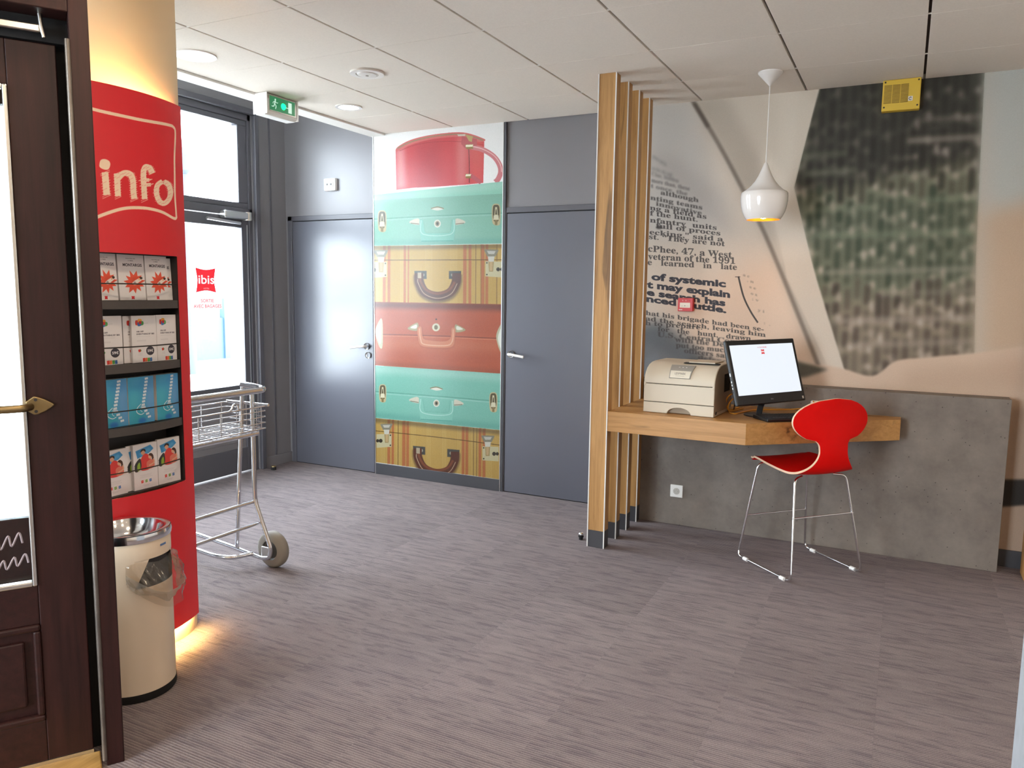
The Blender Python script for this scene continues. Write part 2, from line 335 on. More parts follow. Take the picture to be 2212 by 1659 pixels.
    # cloudy lower foreground
    c.poly(np.array(spl(P((1360, 870), (1500, 850), (1600, 830), (1700, 800), (1760, 788), (1820, 796), (1885, 812), (1935, 780), (2000, 772), (2110, 762), (2170, 754), (2230, 745), (2290, 740)), 6, False).tolist()+[(2290, 1400), (1300, 1400)]), '#b09b89', 3)
    c.poly(P((1640, 790), (1720, 780), (1790, 798), (1740, 815), (1640, 820)), '#3f413a', 5, .85)
    c.poly(P((1950, 800), (2230, 770), (2230, 840), (1960, 850)), '#a08a78', 18, .6)
    c.poly(P((1330, 770), (1400, 740), (1560, 830), (1560, 900), (1330, 900)), '#66676a', 12, .7)
    c.poly(P((2140, 880), (2230, 880), (2230, 1300), (2130, 1300)), '#96806f', 10, .8)
    c.poly(P((2150, 1036), (2230, 1036), (2230, 1090), (2150, 1096)), '#2b2724', 3)
    # writing
    ink = '#3e3b3a'
    def L(t, p0, p1, hh, blur=0, a=.85, bold=.008, serif=True, col=ink, arc=0.): c.text(t, p0, p1, hh*(.92 if serif else .98), col, bold, serif, blur, a, arc=arc)
    L('sonicers and the', (1409, 340), (1440, 360), 9, 4, .5); L('on the city and', (1408, 366), (1452, 382), 9, 4, .55)
    L('Clue, hidden', (1408, 379), (1466, 395), 10, 3, .55); L('more than, these', (1407, 393), (1490, 412), 10, 2, .65); L('t once, the', (1406, 405), (1485, 423), 10, 2, .65)
    L('although', (1427, 420), (1509, 437), 11, 1); L('nting teams', (1405, 431), (1517, 453), 11, 1); L('innovative', (1417, 444), (1516, 465), 11, 1)
    L('ng a field as', (1404, 453), (1526, 473), 11.5, 0); L('f the hunt.', (1404, 465), (1507, 479), 12, 0)
    L('nfantry  units', (1404, 480), (1548, 497), 12, 0); L('full of proces', (1417, 492), (1556, 509), 12, 0); c.poly(ell(1424, 491, 7, 4), ink, 2, .9)
    L('ecking," said a', (1403, 506), (1562, 522), 12); L('st. \u201cThey are not', (1402, 516), (1566, 532), 12.5)
    L('cPhee, 47, a West', (1400, 543), (1581, 557), 15); L('veteran of the 1991', (1400, 560), (1588, 570), 15); L('e   learned   in   late', (1399, 572), (1592, 583), 14)
    for t, p0, p1, hh in (('of systemic', (1407, 604), (1568, 620), 15), ('t may explain', (1397, 621), (1577, 643), 15), ('e search has', (1397, 637), (1567, 661), 14), ('nced scuttle.', (1396, 651), (1569, 676), 14)):
        L(t, p0, p1, hh, 0, .95, .045, False, '#2f3038')
    for t, p0, p1, hh, bl in (('hat his brigade had been se-', (1395, 680), (1650, 716), 11, 0), ('ad the search, leaving him', (1394, 692), (1654, 728), 11, 0), ('h to prepare.', (1394, 702), (1517, 712), 11, 0),
                              ('for   the   hunt,   drawn', (1421, 715), (1622, 736), 11.5, 0), ('U.S. Central Comma', (1420, 727), (1626, 746), 12, 1), ('with the Def', (1458, 738), (1572, 750), 12, 1),
                              ('put too much', (1460, 750), (1574, 762), 12, 1), ('officers said', (1478, 762), (1582, 775), 12, 1), ('defense', (1508, 776), (1580, 788), 11, 2)):
        L(t, p0, p1, hh, bl, .85)
    c.line(P((1595, 597), (1606, 640), (1621, 672), (1637, 697)), 3.6, '#3f3b39'); c.line(P((1588, 598), (1599, 598)), 1.5, '#3f3b39')
    for k, (x, yy) in enumerate(((1605, 596), (1614, 608), (1619, 622), (1622, 636), (1625, 648), (1637, 672), (1650, 700))):
        c.text('a,so;y:'[k]+' '+'cnexvi.'[k], (x, yy), (x+14, yy+4), 6, '#6b625a', 0, True, 1, .8)
    c.a *= 1.12; c.noise(.008, 9)
    return c
# ---- info panel: unrolled (angle, z)
def red_canvas(cyl):
    w, h = 340, 1344
    A0, A1, Z0, Z1 = RED
    def fn(p):
        p = np.asarray(p, float).reshape(-1, 2); q = np.array([cyl(x, y) for x, y in p])
        return np.stack([(q[:, 0]-A0)/(A1-A0)*w, (Z1-q[:, 1])/(Z1-Z0)*h], 1)
    c = Canvas(w, h, '#d8202a', fn)
    K = lambda *p: [(u/2.963, v/2.963) for u, v in p]
    cream = '#f3d9bd'
    c.stroke(K((430, 1500), (405, 1400), (400, 1000), (395, 690), (402, 652), (425, 650), (480, 665), (570, 690), (700, 722), (900, 765), (1075, 797), (1110, 812), (1122, 850), (1117, 1000), (1118, 1100), (1120, 1250), (1128, 1370), (1128, 1392), (1110, 1395), (1040, 1357), (960, 1335), (880, 1328), (800, 1332), (720, 1352), (610, 1393), (520, 1440), (430, 1500)), 7.5, cream)
    rg = random.Random(2)
    def scribble(pts, wd):
        Q = spl(K(*pts), 10, False); c.line(Q[::3].tolist() if len(Q) > 12 else Q.tolist(), wd*.86, cream)
        for i in range(0, len(Q), 2):
            x, y = Q[i]; ww = wd*rg.uniform(.46, .62)
            c.line([(x-ww, y+ww*.45), (x+ww, y-ww*.45)], 1.1, cream)
        for i in range(3, len(Q), 5):
            x, y = Q[i]; ww = wd*.4
            c.line([(x-ww, y+ww*.5), (x+ww*.3, y-ww*.2)], .45, '#d8202a', 0, .8)
    c.poly(spl(K((636, 1050), (645, 1022), (672, 1016), (700, 1030), (706, 1055), (694, 1082), (668, 1084), (640, 1070)), 5), cream)
    scribble(((672, 1100), (678, 1180), (684, 1258)), 17)
    scribble(((748, 1108), (752, 1190), (756, 1265)), 15); scribble(((756, 1140), (790, 1108), (830, 1112), (850, 1150), (854, 1220), (860, 1280)), 15)
    scribble(((975, 1108), (958, 1075), (930, 1068), (918, 1110), (922, 1200), (926, 1285)), 14); scribble(((900, 1150), (930, 1150), (960, 1152)), 9); scribble(((905, 1185), (940, 1182), (970, 1180)), 9)
    scribble(((1040, 1160), (1008, 1185), (1002, 1235), (1020, 1285), (1050, 1300), (1080, 1275), (1092, 1230), (1078, 1180), (1045, 1160)), 13)
    return c
# ---- small prints
def cushion(c, x0, y0, x1, y1, col='#d3222d', k=.08):
    w, h = x1-x0, y1-y0
    pts = np.concatenate([spl([(x0, y0), (x0+w/2, y0+h*k), (x1, y0)], 6, False)[:-1], spl([(x1, y0), (x1-w*k, y0+h/2), (x1, y1)], 6, False)[:-1],
                          spl([(x1, y1), (x0+w/2, y1-h*k), (x0, y1)], 6, False)[:-1], spl([(x0, y1), (x0+w*k, y0+h/2), (x0, y0)], 6, False)[:-1]])
    c.poly(pts, col)
def brochure_city():
    c = Canvas(176, 300, '#e4e2e4')
    for t, y, hh, m in (('MONTPELLIER', 28, 6, 56), ("L'IBIS", 42, 7, 72)): c.text(t, (m, y), (176-m, y), hh, '#5b5560', .0)
    c.text('MONTARGIS', (34, 76), (162, 76), 19, '#3c3a48', .03)
    pts = []
    rg = random.Random(4)
    for k in range(22):
        a = 2*PI*k/22+.1; r = (78 if k % 2 else 46)*rg.uniform(.88, 1.1); pts.append((104+r*math.cos(a)*1.0, 182+r*math.sin(a)*.98))
    c.poly(pts, '#e2553a'); c.poly(ell(120, 172, 34, 26), '#c8452e', 8, .6)
    c.poly(spl([(88, 188), (104, 172), (128, 158), (146, 150), (160, 158), (150, 170), (132, 182), (118, 196), (98, 198)], 4), '#efe6df'); c.poly(ell(150, 152, 11, 9), '#4a332c'); c.poly(ell(138, 160, 7, 8), '#e8b494'); c.poly(ell(106, 184, 9, 8), '#a99a9a')
    cushion(c, 76, 272, 98, 294); return c
def brochure_offer():
    c = Canvas(176, 300, '#e7e4e6')
    for x, y, r, col in ((44, 44, 15, '#d5372f'), (60, 34, 13, '#e8a13a'), (72, 48, 13, '#4f9f52'), (56, 54, 12, '#3f6fb4'), (62, 44, 9, '#c92b36')): c.poly(spl([(x-r, y-r*.8), (x, y-r), (x+r, y-r*.7), (x+r*.9, y+r*.8), (x-r*.9, y+r)], 4), col)
    c.line([(84, 50), (118, 49)], 1.5, '#b9b6ba')
    c.text('10% OFF', (34, 106), (84, 106), 9, '#4f4b58', .03); c.text('EVERYTHING BY IBIS', (34, 122), (160, 122), 9, '#4f4b58', .03)
    for y in (134, 158, 163): c.line([(34, y), (130 if y < 140 else 100, y)], 1.4, '#c1bec4')
    c.line([(0, 202), (176, 202)], 1, '#b9b4b9')
    c.poly([(40, 218), (56, 214), (60, 230), (44, 234)], '#d5372f'); c.poly([(56, 214), (64, 222), (58, 232)], '#4f9f52')
    for y in (244, 252): c.line([(40, y), (70, y)], 1.3, '#c1bec4')
    c.poly(ell(126, 228, 29, 29), '#3f3c48'); c.text('59\u20ac', (106, 236), (148, 236), 17, '#f2f0f2', .03)
    for k, col in enumerate(('#d5372f', '#e8763a', '#5aa850', '#3f6fb4')): c.poly([(70+k*17, 274), (86+k*17, 272), (87+k*17, 296), (71+k*17, 298)], col)
    return c
def brochure_back():
    c = Canvas(176, 300, '#3f9fca')
    c.poly([(0, 0), (80, 0), (60, 300), (0, 300)], '#58c2cf', 30, .7); c.poly([(120, 0), (176, 0), (176, 300), (120, 300)], '#7fa3dc', 26, .8); c.poly([(0, 0), (176, 0), (176, 70), (0, 90)], '#3b8fd0', 30, .6); c.poly(ell(70, 250, 60, 50), '#2f9fb4', 26, .7)
    for k in range(4): c.line([(26, 20+k*9), (92-k*6, 20+k*9)], 1, '#a6dcea', 0, .6)
    for k in range(13):
        t = k/12; x = 128-10*math.sin(t*2.2)-34*t**1.4+ (58*max(t-.7, 0)/.3*.9); y = 16+t*250
        c.poly([(x-11, y-6), (x+11, y-9), (x+12, y+5), (x-10, y+8)], '#dfe9f2'); c.line([(x-12, y+9), (x+10, y+6)], 1.2, '#3f6fa4')
    c.line([(84, 176), (58, 200), (54, 226), (80, 244), (104, 236)], 5, '#dfe9f2'); c.line([(96, 196), (80, 214), (92, 230)], 4, '#cfe0ee'); c.poly(ell(96, 196, 16, 12), '#d6dfea', 3, .7)
    c.poly(ell(88, 284, 26, 18), '#2b6fc4', 6, .8); return c
def brochure_couple():
    c = Canvas(176, 300, '#e6e2e4')
    c.poly([(18, 40), (128, 14), (150, 42), (118, 66), (30, 92)], '#3f8fc8', 1); c.poly([(40, 60), (120, 30), (130, 50), (60, 84)], '#63a9d8', 4, .7)
    c.poly([(10, 120), (150, 100), (156, 170), (16, 176)], '#c9c0c0', 6, .5)
    c.poly(spl([(56, 96), (84, 66), (118, 86), (130, 130), (124, 172), (60, 176), (44, 140)], 5), '#d8413c')
    c.poly(ell(72, 56, 15, 17), '#d9a184'); c.poly(spl([(52, 54), (64, 34), (88, 38), (90, 56), (74, 44)], 4), '#33231e')
    c.poly(ell(122, 92, 13, 15), '#e0ab8e'); c.poly(spl([(112, 80), (128, 70), (146, 86), (148, 120), (136, 132), (134, 96)], 4), '#4a2f26')
    c.poly(spl([(96, 128), (128, 112), (150, 128), (150, 166), (104, 172)], 4), '#dd7d6a'); c.line([(146, 110), (150, 136), (112, 152)], 9, '#e0ab8e')
    c.poly(spl([(10, 130), (34, 100), (52, 96), (56, 150), (30, 178), (8, 172)], 4), '#3a3a3c'); c.poly(spl([(26, 140), (44, 118), (48, 160), (30, 176)], 4), '#8fb03c'); c.line([(6, 140), (20, 120), (24, 150)], 4, '#2c2c30')
    for y, m in ((206, 44), (213, 52), (222, 40)): c.line([(m, y), (176-m, y)], 1.4, '#bdb8be')
    for k, col in enumerate(('#d5372f', '#7aa84a', '#3f6fb4')): c.poly([(50+k*30, 242), (66+k*30, 240), (67+k*30, 258), (51+k*30, 260)], col); c.line([(54+k*30, 250), (62+k*30, 249)], 2, '#f0ecec')
    c.line([(62, 274), (114, 274)], 1.4, '#b0abb2'); c.line([(70, 281), (106, 281)], 1.2, '#b0abb2'); return c
def ibis_logo(c, x0, y0, x1, y1, small=True):
    cushion(c, x0, y0, x1, y1); w, h = x1-x0, y1-y0
    c.text('ibis', (x0+w*.14, y0+h*.62), (x1-w*.1, y0+h*.62), h*.36, '#f4efec', .04)
    if small: c.text('HOTEL', (x0+w*.38, y0+h*.86), (x0+w*.66, y0+h*.86), h*.06, '#f0c9c4', .02)
def screen_canvas():
    c = Canvas(512, 288, '#e6edf8')
    c.text('WEB', (216, 22), (248, 22), 9, '#c9a3a8', 0); c.text('CORNER', (249, 22), (292, 22), 9, '#cf5a60', 0)
    ibis_logo(c, 242, 30, 268, 58, False); return c
def sticker_canvas():
    c = Canvas(240, 340, '#ffffff'); ibis_logo(c, 40, 8, 190, 208)
    return c
def exit_canvas():
    c = Canvas(256, 112, '#1d7a4a')
    g = '#d6f5e2'
    c.poly(ell(56, 22, 7, 8), g); c.line([(56, 30), (48, 56)], 11, g); c.line([(54, 36), (72, 46), (82, 40)], 5, g); c.line([(52, 36), (36, 44), (32, 58)], 5, g)
    c.line([(48, 56), (62, 72), (56, 96)], 7, g); c.line([(48, 56), (38, 78), (18, 80)], 7, g)
    c.poly([(186, 14), (222, 14), (222, 100), (186, 100)], g); c.line([(146, 62), (186, 62)], 6, g); return c
# ------------------------------------------------------------------ helpers
class MB:
    """Collects shapes and links them as ONE mesh object."""
    def __init__(s): s.v = []; s.f = []; s.m = []; s.uv = {}
    def add(s, V, F, mat=0):
        b = len(s.v); s.v += [tuple(map(float, p)) for p in V]; s.f += [tuple(i+b for i in f) for f in F]; s.m += [mat]*len(F); return s
    def box(s, a, b, mat=0):
        (x0, y0, z0), (x1, y1, z1) = a, b
        return s.add([(x0, y0, z0), (x1, y0, z0), (x1, y1, z0), (x0, y1, z0), (x0, y0, z1), (x1, y0, z1), (x1, y1, z1), (x0, y1, z1)],
                     [(0, 3, 2, 1), (4, 5, 6, 7), (0, 1, 5, 4), (1, 2, 6, 5), (2, 3, 7, 6), (3, 0, 4, 7)], mat)
    def prism(s, pts, h0, h1, axis='z', mat=0):
        """Polygon (counter-clockwise) extruded along an axis."""
        n = len(pts)
        def P(p, h): return (p[0], p[1], h) if axis == 'z' else (h, p[0], p[1]) if axis == 'x' else (p[0], h, p[1])
        V = [P(p, h0) for p in pts]+[P(p, h1) for p in pts]
        F = [tuple(range(n))[::-1], tuple(range(n, 2*n))]+[(i, (i+1) % n, n+(i+1) % n, n+i) for i in range(n)]
        if axis == 'y': F = [f[::-1] for f in F]
        return s.add(V, F, mat)
    def tube(s, pts, r, seg=10, fillet=0., closed=False, mat=0):
        P = [np.array(p, float) for p in pts]
        if fillet:
            Q = []; n = len(P)
            for i in range(n):
                if not closed and i in (0, n-1): Q.append(P[i]); continue
                a, b, c = P[i-1], P[i], P[(i+1) % n]; u, w = a-b, c-b; lu, lw = np.linalg.norm(u), np.linalg.norm(w)
                d = min(fillet, lu*.45, lw*.45); p0, p1 = b+u/lu*d, b+w/lw*d
                Q += [(1-t)**2*p0+2*t*(1-t)*b+t*t*p1 for t in np.linspace(0, 1, 7)]
            P = Q
        n = len(P); rr = r if hasattr(r, '__len__') else [r]*n
        T = [((P[(i+1) % n]-P[i-1]) if closed else P[min(i+1, n-1)]-P[max(i-1, 0)]) for i in range(n)]; T = [t/(np.linalg.norm(t)+1e-12) for t in T]
        N = np.cross(T[0], (0, 0, 1) if abs(T[0][2]) < .9 else (1, 0, 0)); N /= np.linalg.norm(N)
        V = []
        for i in range(n):
            N = N-T[i]*(N@T[i]); N /= np.linalg.norm(N); B = np.cross(T[i], N)
            for k in range(seg): a = 2*PI*k/seg; V.append(P[i]+rr[i]*(math.cos(a)*N+math.sin(a)*B))
        F = []
        for i in range(n if closed else n-1):
            j = (i+1) % n
            F += [(i*seg+k, j*seg+k, j*seg+(k+1) % seg, i*seg+(k+1) % seg)[::-1] for k in range(seg)]
        if not closed: F += [tuple(range(seg)), tuple(range((n-1)*seg, n*seg))[::-1]]
        return s.add(V, F, mat)
    def lathe(s, prof, c=(0, 0, 0), seg=32, axis='z', mat=0, a0=0., a1=None, caps=False):
        """Profile of (radius, height) turned about an axis through c."""
        full = a1 is None; a1 = 2*PI if full else a1; m = seg if full else seg+1; V = []; F = []
        for r, h in prof:
            for k in range(m):
                a = a0+(a1-a0)*k/seg; x, y = r*math.cos(a), r*math.sin(a)
                V.append((c[0]+x, c[1]+y, c[2]+h) if axis == 'z' else (c[0]+h, c[1]+x, c[2]+y) if axis == 'x' else (c[0]+y, c[1]+h, c[2]+x))
        for i in range(len(prof)-1):
            for k in range(seg): F.append((i*m+k, i*m+(k+1) % m, (i+1)*m+(k+1) % m, (i+1)*m+k))
        if full and caps:
            if prof[0][0] > 1e-6: F.append(tuple(range(m))[::-1])
            if prof[-1][0] > 1e-6: F.append(tuple(range((len(prof)-1)*m, len(prof)*m)))
        return s.add(V, F, mat)
    def ring(s, c, r0, r1, z0, z1, seg=40, mat=0):
        return s.lathe([(r0, z0), (r1, z0), (r1, z1), (r0, z1), (r0, z0)], c, seg, 'z', mat)
    def grid(s, fn, nu, nv, mat=0, uv=None):
        b = len(s.v)
        V = [fn(i/nu, j/nv) for j in range(nv+1) for i in range(nu+1)]
        F = [(j*(nu+1)+i, j*(nu+1)+i+1, (j+1)*(nu+1)+i+1, (j+1)*(nu+1)+i) for j in range(nv) for i in range(nu)]
        s.add(V, F, mat)
        if uv:
            for j in range(nv+1):
                for i in range(nu+1): s.uv[b+j*(nu+1)+i] = (i/nu, j/nv)
        return s
    def card(s, o, u, v, mat=0):
        """Quad from corner o along u and v carrying the whole print."""
        o, u, v = map(lambda p: np.array(p, float), (o, u, v)); b = len(s.v)
        s.add([o, o+u, o+u+v, o+v], [(0, 1, 2, 3)], mat)
        for k, t in enumerate(((0, 0), (1, 0), (1, 1), (0, 1))): s.uv[b+k] = t
        return s
    def xf(s, M):
        s.v = [tuple(M @ Vector(p)) for p in s.v]; return s
    def build(s, name, mat, parent=None, smooth=None, bevel=0., solid=0., rel=True):
        me = bpy.data.meshes.new(name)
        o0 = np.zeros(3)
        V = np.array(s.v)
        if parent is None and rel:                       # origin at the thing's base
            o0 = np.array([(V[:, 0].min()+V[:, 0].max())/2, (V[:, 1].min()+V[:, 1].max())/2, V[:, 2].min()])
        elif parent is not None: o0 = np.array(world_loc(parent))
        me.from_pydata([tuple(p) for p in V-o0], [], s.f)
        for m in (mat if isinstance(mat, (list, tuple)) else [mat]): me.materials.append(m)
        me.polygons.foreach_set('material_index', s.m)
        if s.uv:
            L = me.uv_layers.new(name='print'); vi = [0]*len(me.loops); me.loops.foreach_get('vertex_index', vi)
            L.data.foreach_set('uv', [c for i in vi for c in s.uv.get(i, (0, 0))])
        if smooth is not None:
            me.polygons.foreach_set('use_smooth', [True]*len(me.polygons)); me.set_sharp_from_angle(angle=math.radians(smooth))
        me.update()
        ob = bpy.data.objects.new(name, me); C.objects.link(ob); ob.location = o0 if parent is None else (0, 0, 0)
        if parent is not None: ob.parent = parent
        if solid: md = ob.modifiers.new('thickness', 'SOLIDIFY'); md.thickness = abs(solid); md.offset = -1 if solid > 0 else 1
        if bevel: md = ob.modifiers.new('soft edges', 'BEVEL'); md.width = bevel; md.segments = 2; md.limit_method = 'ANGLE'; md.angle_limit = math.radians(35)
        return ob
def world_loc(o):
    l = Vector((0, 0, 0))
    while o is not None: l = l+o.location; o = o.parent
    return l
def tag(o, label, cat, group=None, kind=None):
    if label: o['label'] = label
    if cat: o['category'] = cat
    if group: o['group'] = group
    if kind: o['kind'] = kind
    return o
def struct(o, label=None): o['kind'] = 'structure'; return tag(o, label, None)
def empty(name, loc, label=None, cat=None, group=None):
    o = bpy.data.objects.new(name, None); C.objects.link(o); o.location = loc; o.empty_display_size = .1
    return tag(o, label, cat, group)
def copy_tree(o, parent=None, loc=None):
    c = o.copy(); C.objects.link(c)
    if parent is not None: c.parent = parent
    if loc is not None: c.location = loc
    for ch in list(o.children): copy_tree(ch, c)
    return c
def bx(name, a, b, mat, parent=None, bevel=.003): return MB().box(a, b).build(name, mat, parent, bevel=bevel)
# ------------------------------------------------------------------ materials
def lin(h): return tuple(S2L(hexc(h)))+(1.,)
def mat(name, col, rough=.5, metal=0., spec=.5, bump=0., bscale=200., var=0., vscale=6., coat=0., em=None, ems=0.):
    m = bpy.data.materials.new(name); m.use_nodes = True; nt = m.node_tree; b = nt.nodes['Principled BSDF']
    b.inputs['Base Color'].default_value = lin(col); b.inputs['Roughness'].default_value = rough; b.inputs['Metallic'].default_value = metal
    b.inputs['Specular IOR Level'].default_value = spec
    if coat: b.inputs['Coat Weight'].default_value = coat; b.inputs['Coat Roughness'].default_value = .12
    if em: b.inputs['Emission Color'].default_value = lin(em); b.inputs['Emission Strength'].default_value = ems
    if var or bump: tc = nt.nodes.new('ShaderNodeTexCoord')
    if var:
        n = nt.nodes.new('ShaderNodeTexNoise'); n.inputs['Scale'].default_value = vscale; n.inputs['Detail'].default_value = 6; nt.links.new(tc.outputs['Object'], n.inputs['Vector'])
        r = nt.nodes.new('ShaderNodeMapRange'); r.inputs['From Min'].default_value = .3; r.inputs['From Max'].default_value = .7; r.inputs['To Min'].default_value = 1-var; r.inputs['To Max'].default_value = 1+var
        nt.links.new(n.outputs['Fac'], r.inputs['Value'])
        x = nt.nodes.new('ShaderNodeMix'); x.data_type = 'RGBA'; x.blend_type = 'MULTIPLY'; x.inputs[0].default_value = 1; x.inputs[6].default_value = lin(col)
        nt.links.new(r.outputs[0], x.inputs[7]); nt.links.new(x.outputs[2], b.inputs['Base Color'])
    if bump:
        n2 = nt.nodes.new('ShaderNodeTexNoise'); n2.inputs['Scale'].default_value = bscale; n2.inputs['Detail'].default_value = 3; nt.links.new(tc.outputs['Object'], n2.inputs['Vector'])
        bp = nt.nodes.new('ShaderNodeBump'); bp.inputs['Strength'].default_value = bump; bp.inputs['Distance'].default_value = .002; nt.links.new(n2.outputs['Fac'], bp.inputs['Height']); nt.links.new(bp.outputs['Normal'], b.inputs['Normal'])
    return m
def wood(name, c0, c1, axis=2, rough=.45, scale=1., crack=None, spec=.5):
    """Straight-grained wood, the grain running along an axis."""
    m = mat(name, c0, rough, spec=spec); nt = m.node_tree; b = nt.nodes['Principled BSDF']; L = nt.links.new
    tc = nt.nodes.new('ShaderNodeTexCoord'); oi = nt.nodes.new('ShaderNodeObjectInfo')
    mp = nt.nodes.new('ShaderNodeMapping'); s = [26*scale]*3; s[axis] = 1.3*scale; mp.inputs['Scale'].default_value = s
    ad = nt.nodes.new('ShaderNodeVectorMath'); ad.operation = 'ADD'; L(tc.outputs['Object'], ad.inputs[0])
    rm = nt.nodes.new('ShaderNodeVectorMath'); rm.operation = 'SCALE'; rm.inputs[0].default_value = (3.1, 5.7, 4.3); L(oi.outputs['Random'], rm.inputs['Scale']); L(rm.outputs[0], ad.inputs[1]); L(ad.outputs[0], mp.inputs['Vector'])
    n = nt.nodes.new('ShaderNodeTexNoise'); n.inputs['Scale'].default_value = 1.6; n.inputs['Detail'].default_value = 9; n.inputs['Roughness'].default_value = .68; n.inputs['Distortion'].default_value = .5; L(mp.outputs[0], n.inputs['Vector'])
    cr = nt.nodes.new('ShaderNodeValToRGB'); cr.color_ramp.elements[0].position = .32; cr.color_ramp.elements[1].position = .68; cr.color_ramp.elements[0].color = lin(c1); cr.color_ramp.elements[1].color = lin(c0); L(n.outputs['Fac'], cr.inputs[0])
    out = cr.outputs[0]
    if crack:
        mp2 = nt.nodes.new('ShaderNodeMapping'); s2 = [15.]*3; s2[axis] = 1.1; mp2.inputs['Scale'].default_value = s2; L(ad.outputs[0], mp2.inputs['Vector'])
        n2 = nt.nodes.new('ShaderNodeTexNoise'); n2.inputs['Scale'].default_value = 1.; n2.inputs['Detail'].default_value = 4; n2.inputs['Distortion'].default_value = .8; L(mp2.outputs[0], n2.inputs['Vector'])
        r2 = nt.nodes.new('ShaderNodeMapRange'); r2.inputs['From Min'].default_value = .62; r2.inputs['From Max'].default_value = .72; L(n2.outputs['Fac'], r2.inputs['Value'])
        x = nt.nodes.new('ShaderNodeMix'); x.data_type = 'RGBA'; L(r2.outputs[0], x.inputs[0]); L(out, x.inputs[6]); x.inputs[7].default_value = lin(crack); out = x.outputs[2]
    L(out, b.inputs['Base Color'])
    bp = nt.nodes.new('ShaderNodeBump'); bp.inputs['Strength'].default_value = .12; bp.inputs['Distance'].default_value = .001; L(n.outputs['Fac'], bp.inputs['Height']); L(bp.outputs['Normal'], b.inputs['Normal'])
    return m
def printed(name, canvas, rough=.5, spec=.5, em=0., coat=0.):
    m = mat(name, '#ffffff', rough, spec=spec, coat=coat); nt = m.node_tree; b = nt.nodes['Principled BSDF']
    t = nt.nodes.new('ShaderNodeTexImage'); t.image = canvas.image(name); t.extension = 'EXTEND'
    nt.links.new(t.outputs[0], b.inputs['Base Color'])
    if em:
        b.inputs['Base Color'].default_value = (.02, .02, .02, 1); nt.links.remove(b.inputs['Base Color'].links[0])
        nt.links.new(t.outputs[0], b.inputs['Emission Color']); b.inputs['Emission Strength'].default_value = em
    return m
def translucent(m, f):
    nt = m.node_tree; b = nt.nodes['Principled BSDF']; t = nt.nodes.new('ShaderNodeBsdfTranslucent'); x = nt.nodes.new('ShaderNodeMixShader'); x.inputs[0].default_value = f
    nt.links.new(b.inputs['Base Color'].links[0].from_socket, t.inputs[0]); nt.links.new(b.outputs[0], x.inputs[1]); nt.links.new(t.outputs[0], x.inputs[2]); nt.links.new(x.outputs[0], nt.nodes['Material Output'].inputs[0]); return m
def emit(name, col, s):
    m = bpy.data.materials.new(name); m.use_nodes = True; nt = m.node_tree; nt.nodes.clear()
    e = nt.nodes.new('ShaderNodeEmission'); e.inputs[0].default_value = lin(col); e.inputs[1].default_value = s
    o = nt.nodes.new('ShaderNodeOutputMaterial'); nt.links.new(e.outputs[0], o.inputs[0]); return m
def clear(name, tint='#ffffff', gloss=.08, rough=.02):
    """Thin clear sheet: mostly transmits, reflects by Fresnel."""
    m = bpy.data.materials.new(name); m.use_nodes = True; nt = m.node_tree; nt.nodes.clear()
    t = nt.nodes.new('ShaderNodeBsdfTransparent'); t.inputs[0].default_value = lin(tint)
    g = nt.nodes.new('ShaderNodeBsdfGlossy'); g.inputs['Roughness'].default_value = rough
    ge = nt.nodes.new('ShaderNodeNewGeometry'); dt = nt.nodes.new('ShaderNodeVectorMath'); dt.operation = 'DOT_PRODUCT'; nt.links.new(ge.outputs['Normal'], dt.inputs[0]); nt.links.new(ge.outputs['Incoming'], dt.inputs[1])
    def mm(op, a, b):
        n = nt.nodes.new('ShaderNodeMath'); n.operation = op
        for i, v in enumerate((a, b)):
            if isinstance(v, (int, float)): n.inputs[i].default_value = v
            else: nt.links.new(v, n.inputs[i])
        return n
    cs = mm('ABSOLUTE', dt.outputs['Value'], 0); a = mm('ADD', mm('MULTIPLY', mm('POWER', mm('SUBTRACT', 1, cs.outputs[0]).outputs[0], 5).outputs[0], .9).outputs[0], gloss/2)   # Schlick, each face of the sheet
    x = nt.nodes.new('ShaderNodeMixShader'); nt.links.new(a.outputs[0], x.inputs[0]); nt.links.new(t.outputs[0], x.inputs[1]); nt.links.new(g.outputs[0], x.inputs[2])
    o = nt.nodes.new('ShaderNodeOutputMaterial'); nt.links.new(x.outputs[0], o.inputs[0]); return m
def milky(name, f):
    """Thin plastic film, part clear and part cloudy."""
    m = clear(name, '#f2eee8', .16, .15); nt = m.node_tree; o = nt.nodes['Material Output']; src = o.inputs[0].links[0].from_socket
    d = nt.nodes.new('ShaderNodeBsdfTranslucent'); d.inputs[0].default_value = lin('#d9d2c8'); e = nt.nodes.new('ShaderNodeBsdfDiffuse'); e.inputs[0].default_value = lin('#d9d2c8')
    a = nt.nodes.new('ShaderNodeMixShader'); nt.links.new(d.outputs[0], a.inputs[1]); nt.links.new(e.outputs[0], a.inputs[2]); a.inputs[0].default_value = .6
    x = nt.nodes.new('ShaderNodeMixShader'); x.inputs[0].default_value = f; nt.links.new(src, x.inputs[1]); nt.links.new(a.outputs[0], x.inputs[2]); nt.links.new(x.outputs[0], o.inputs[0]); return m
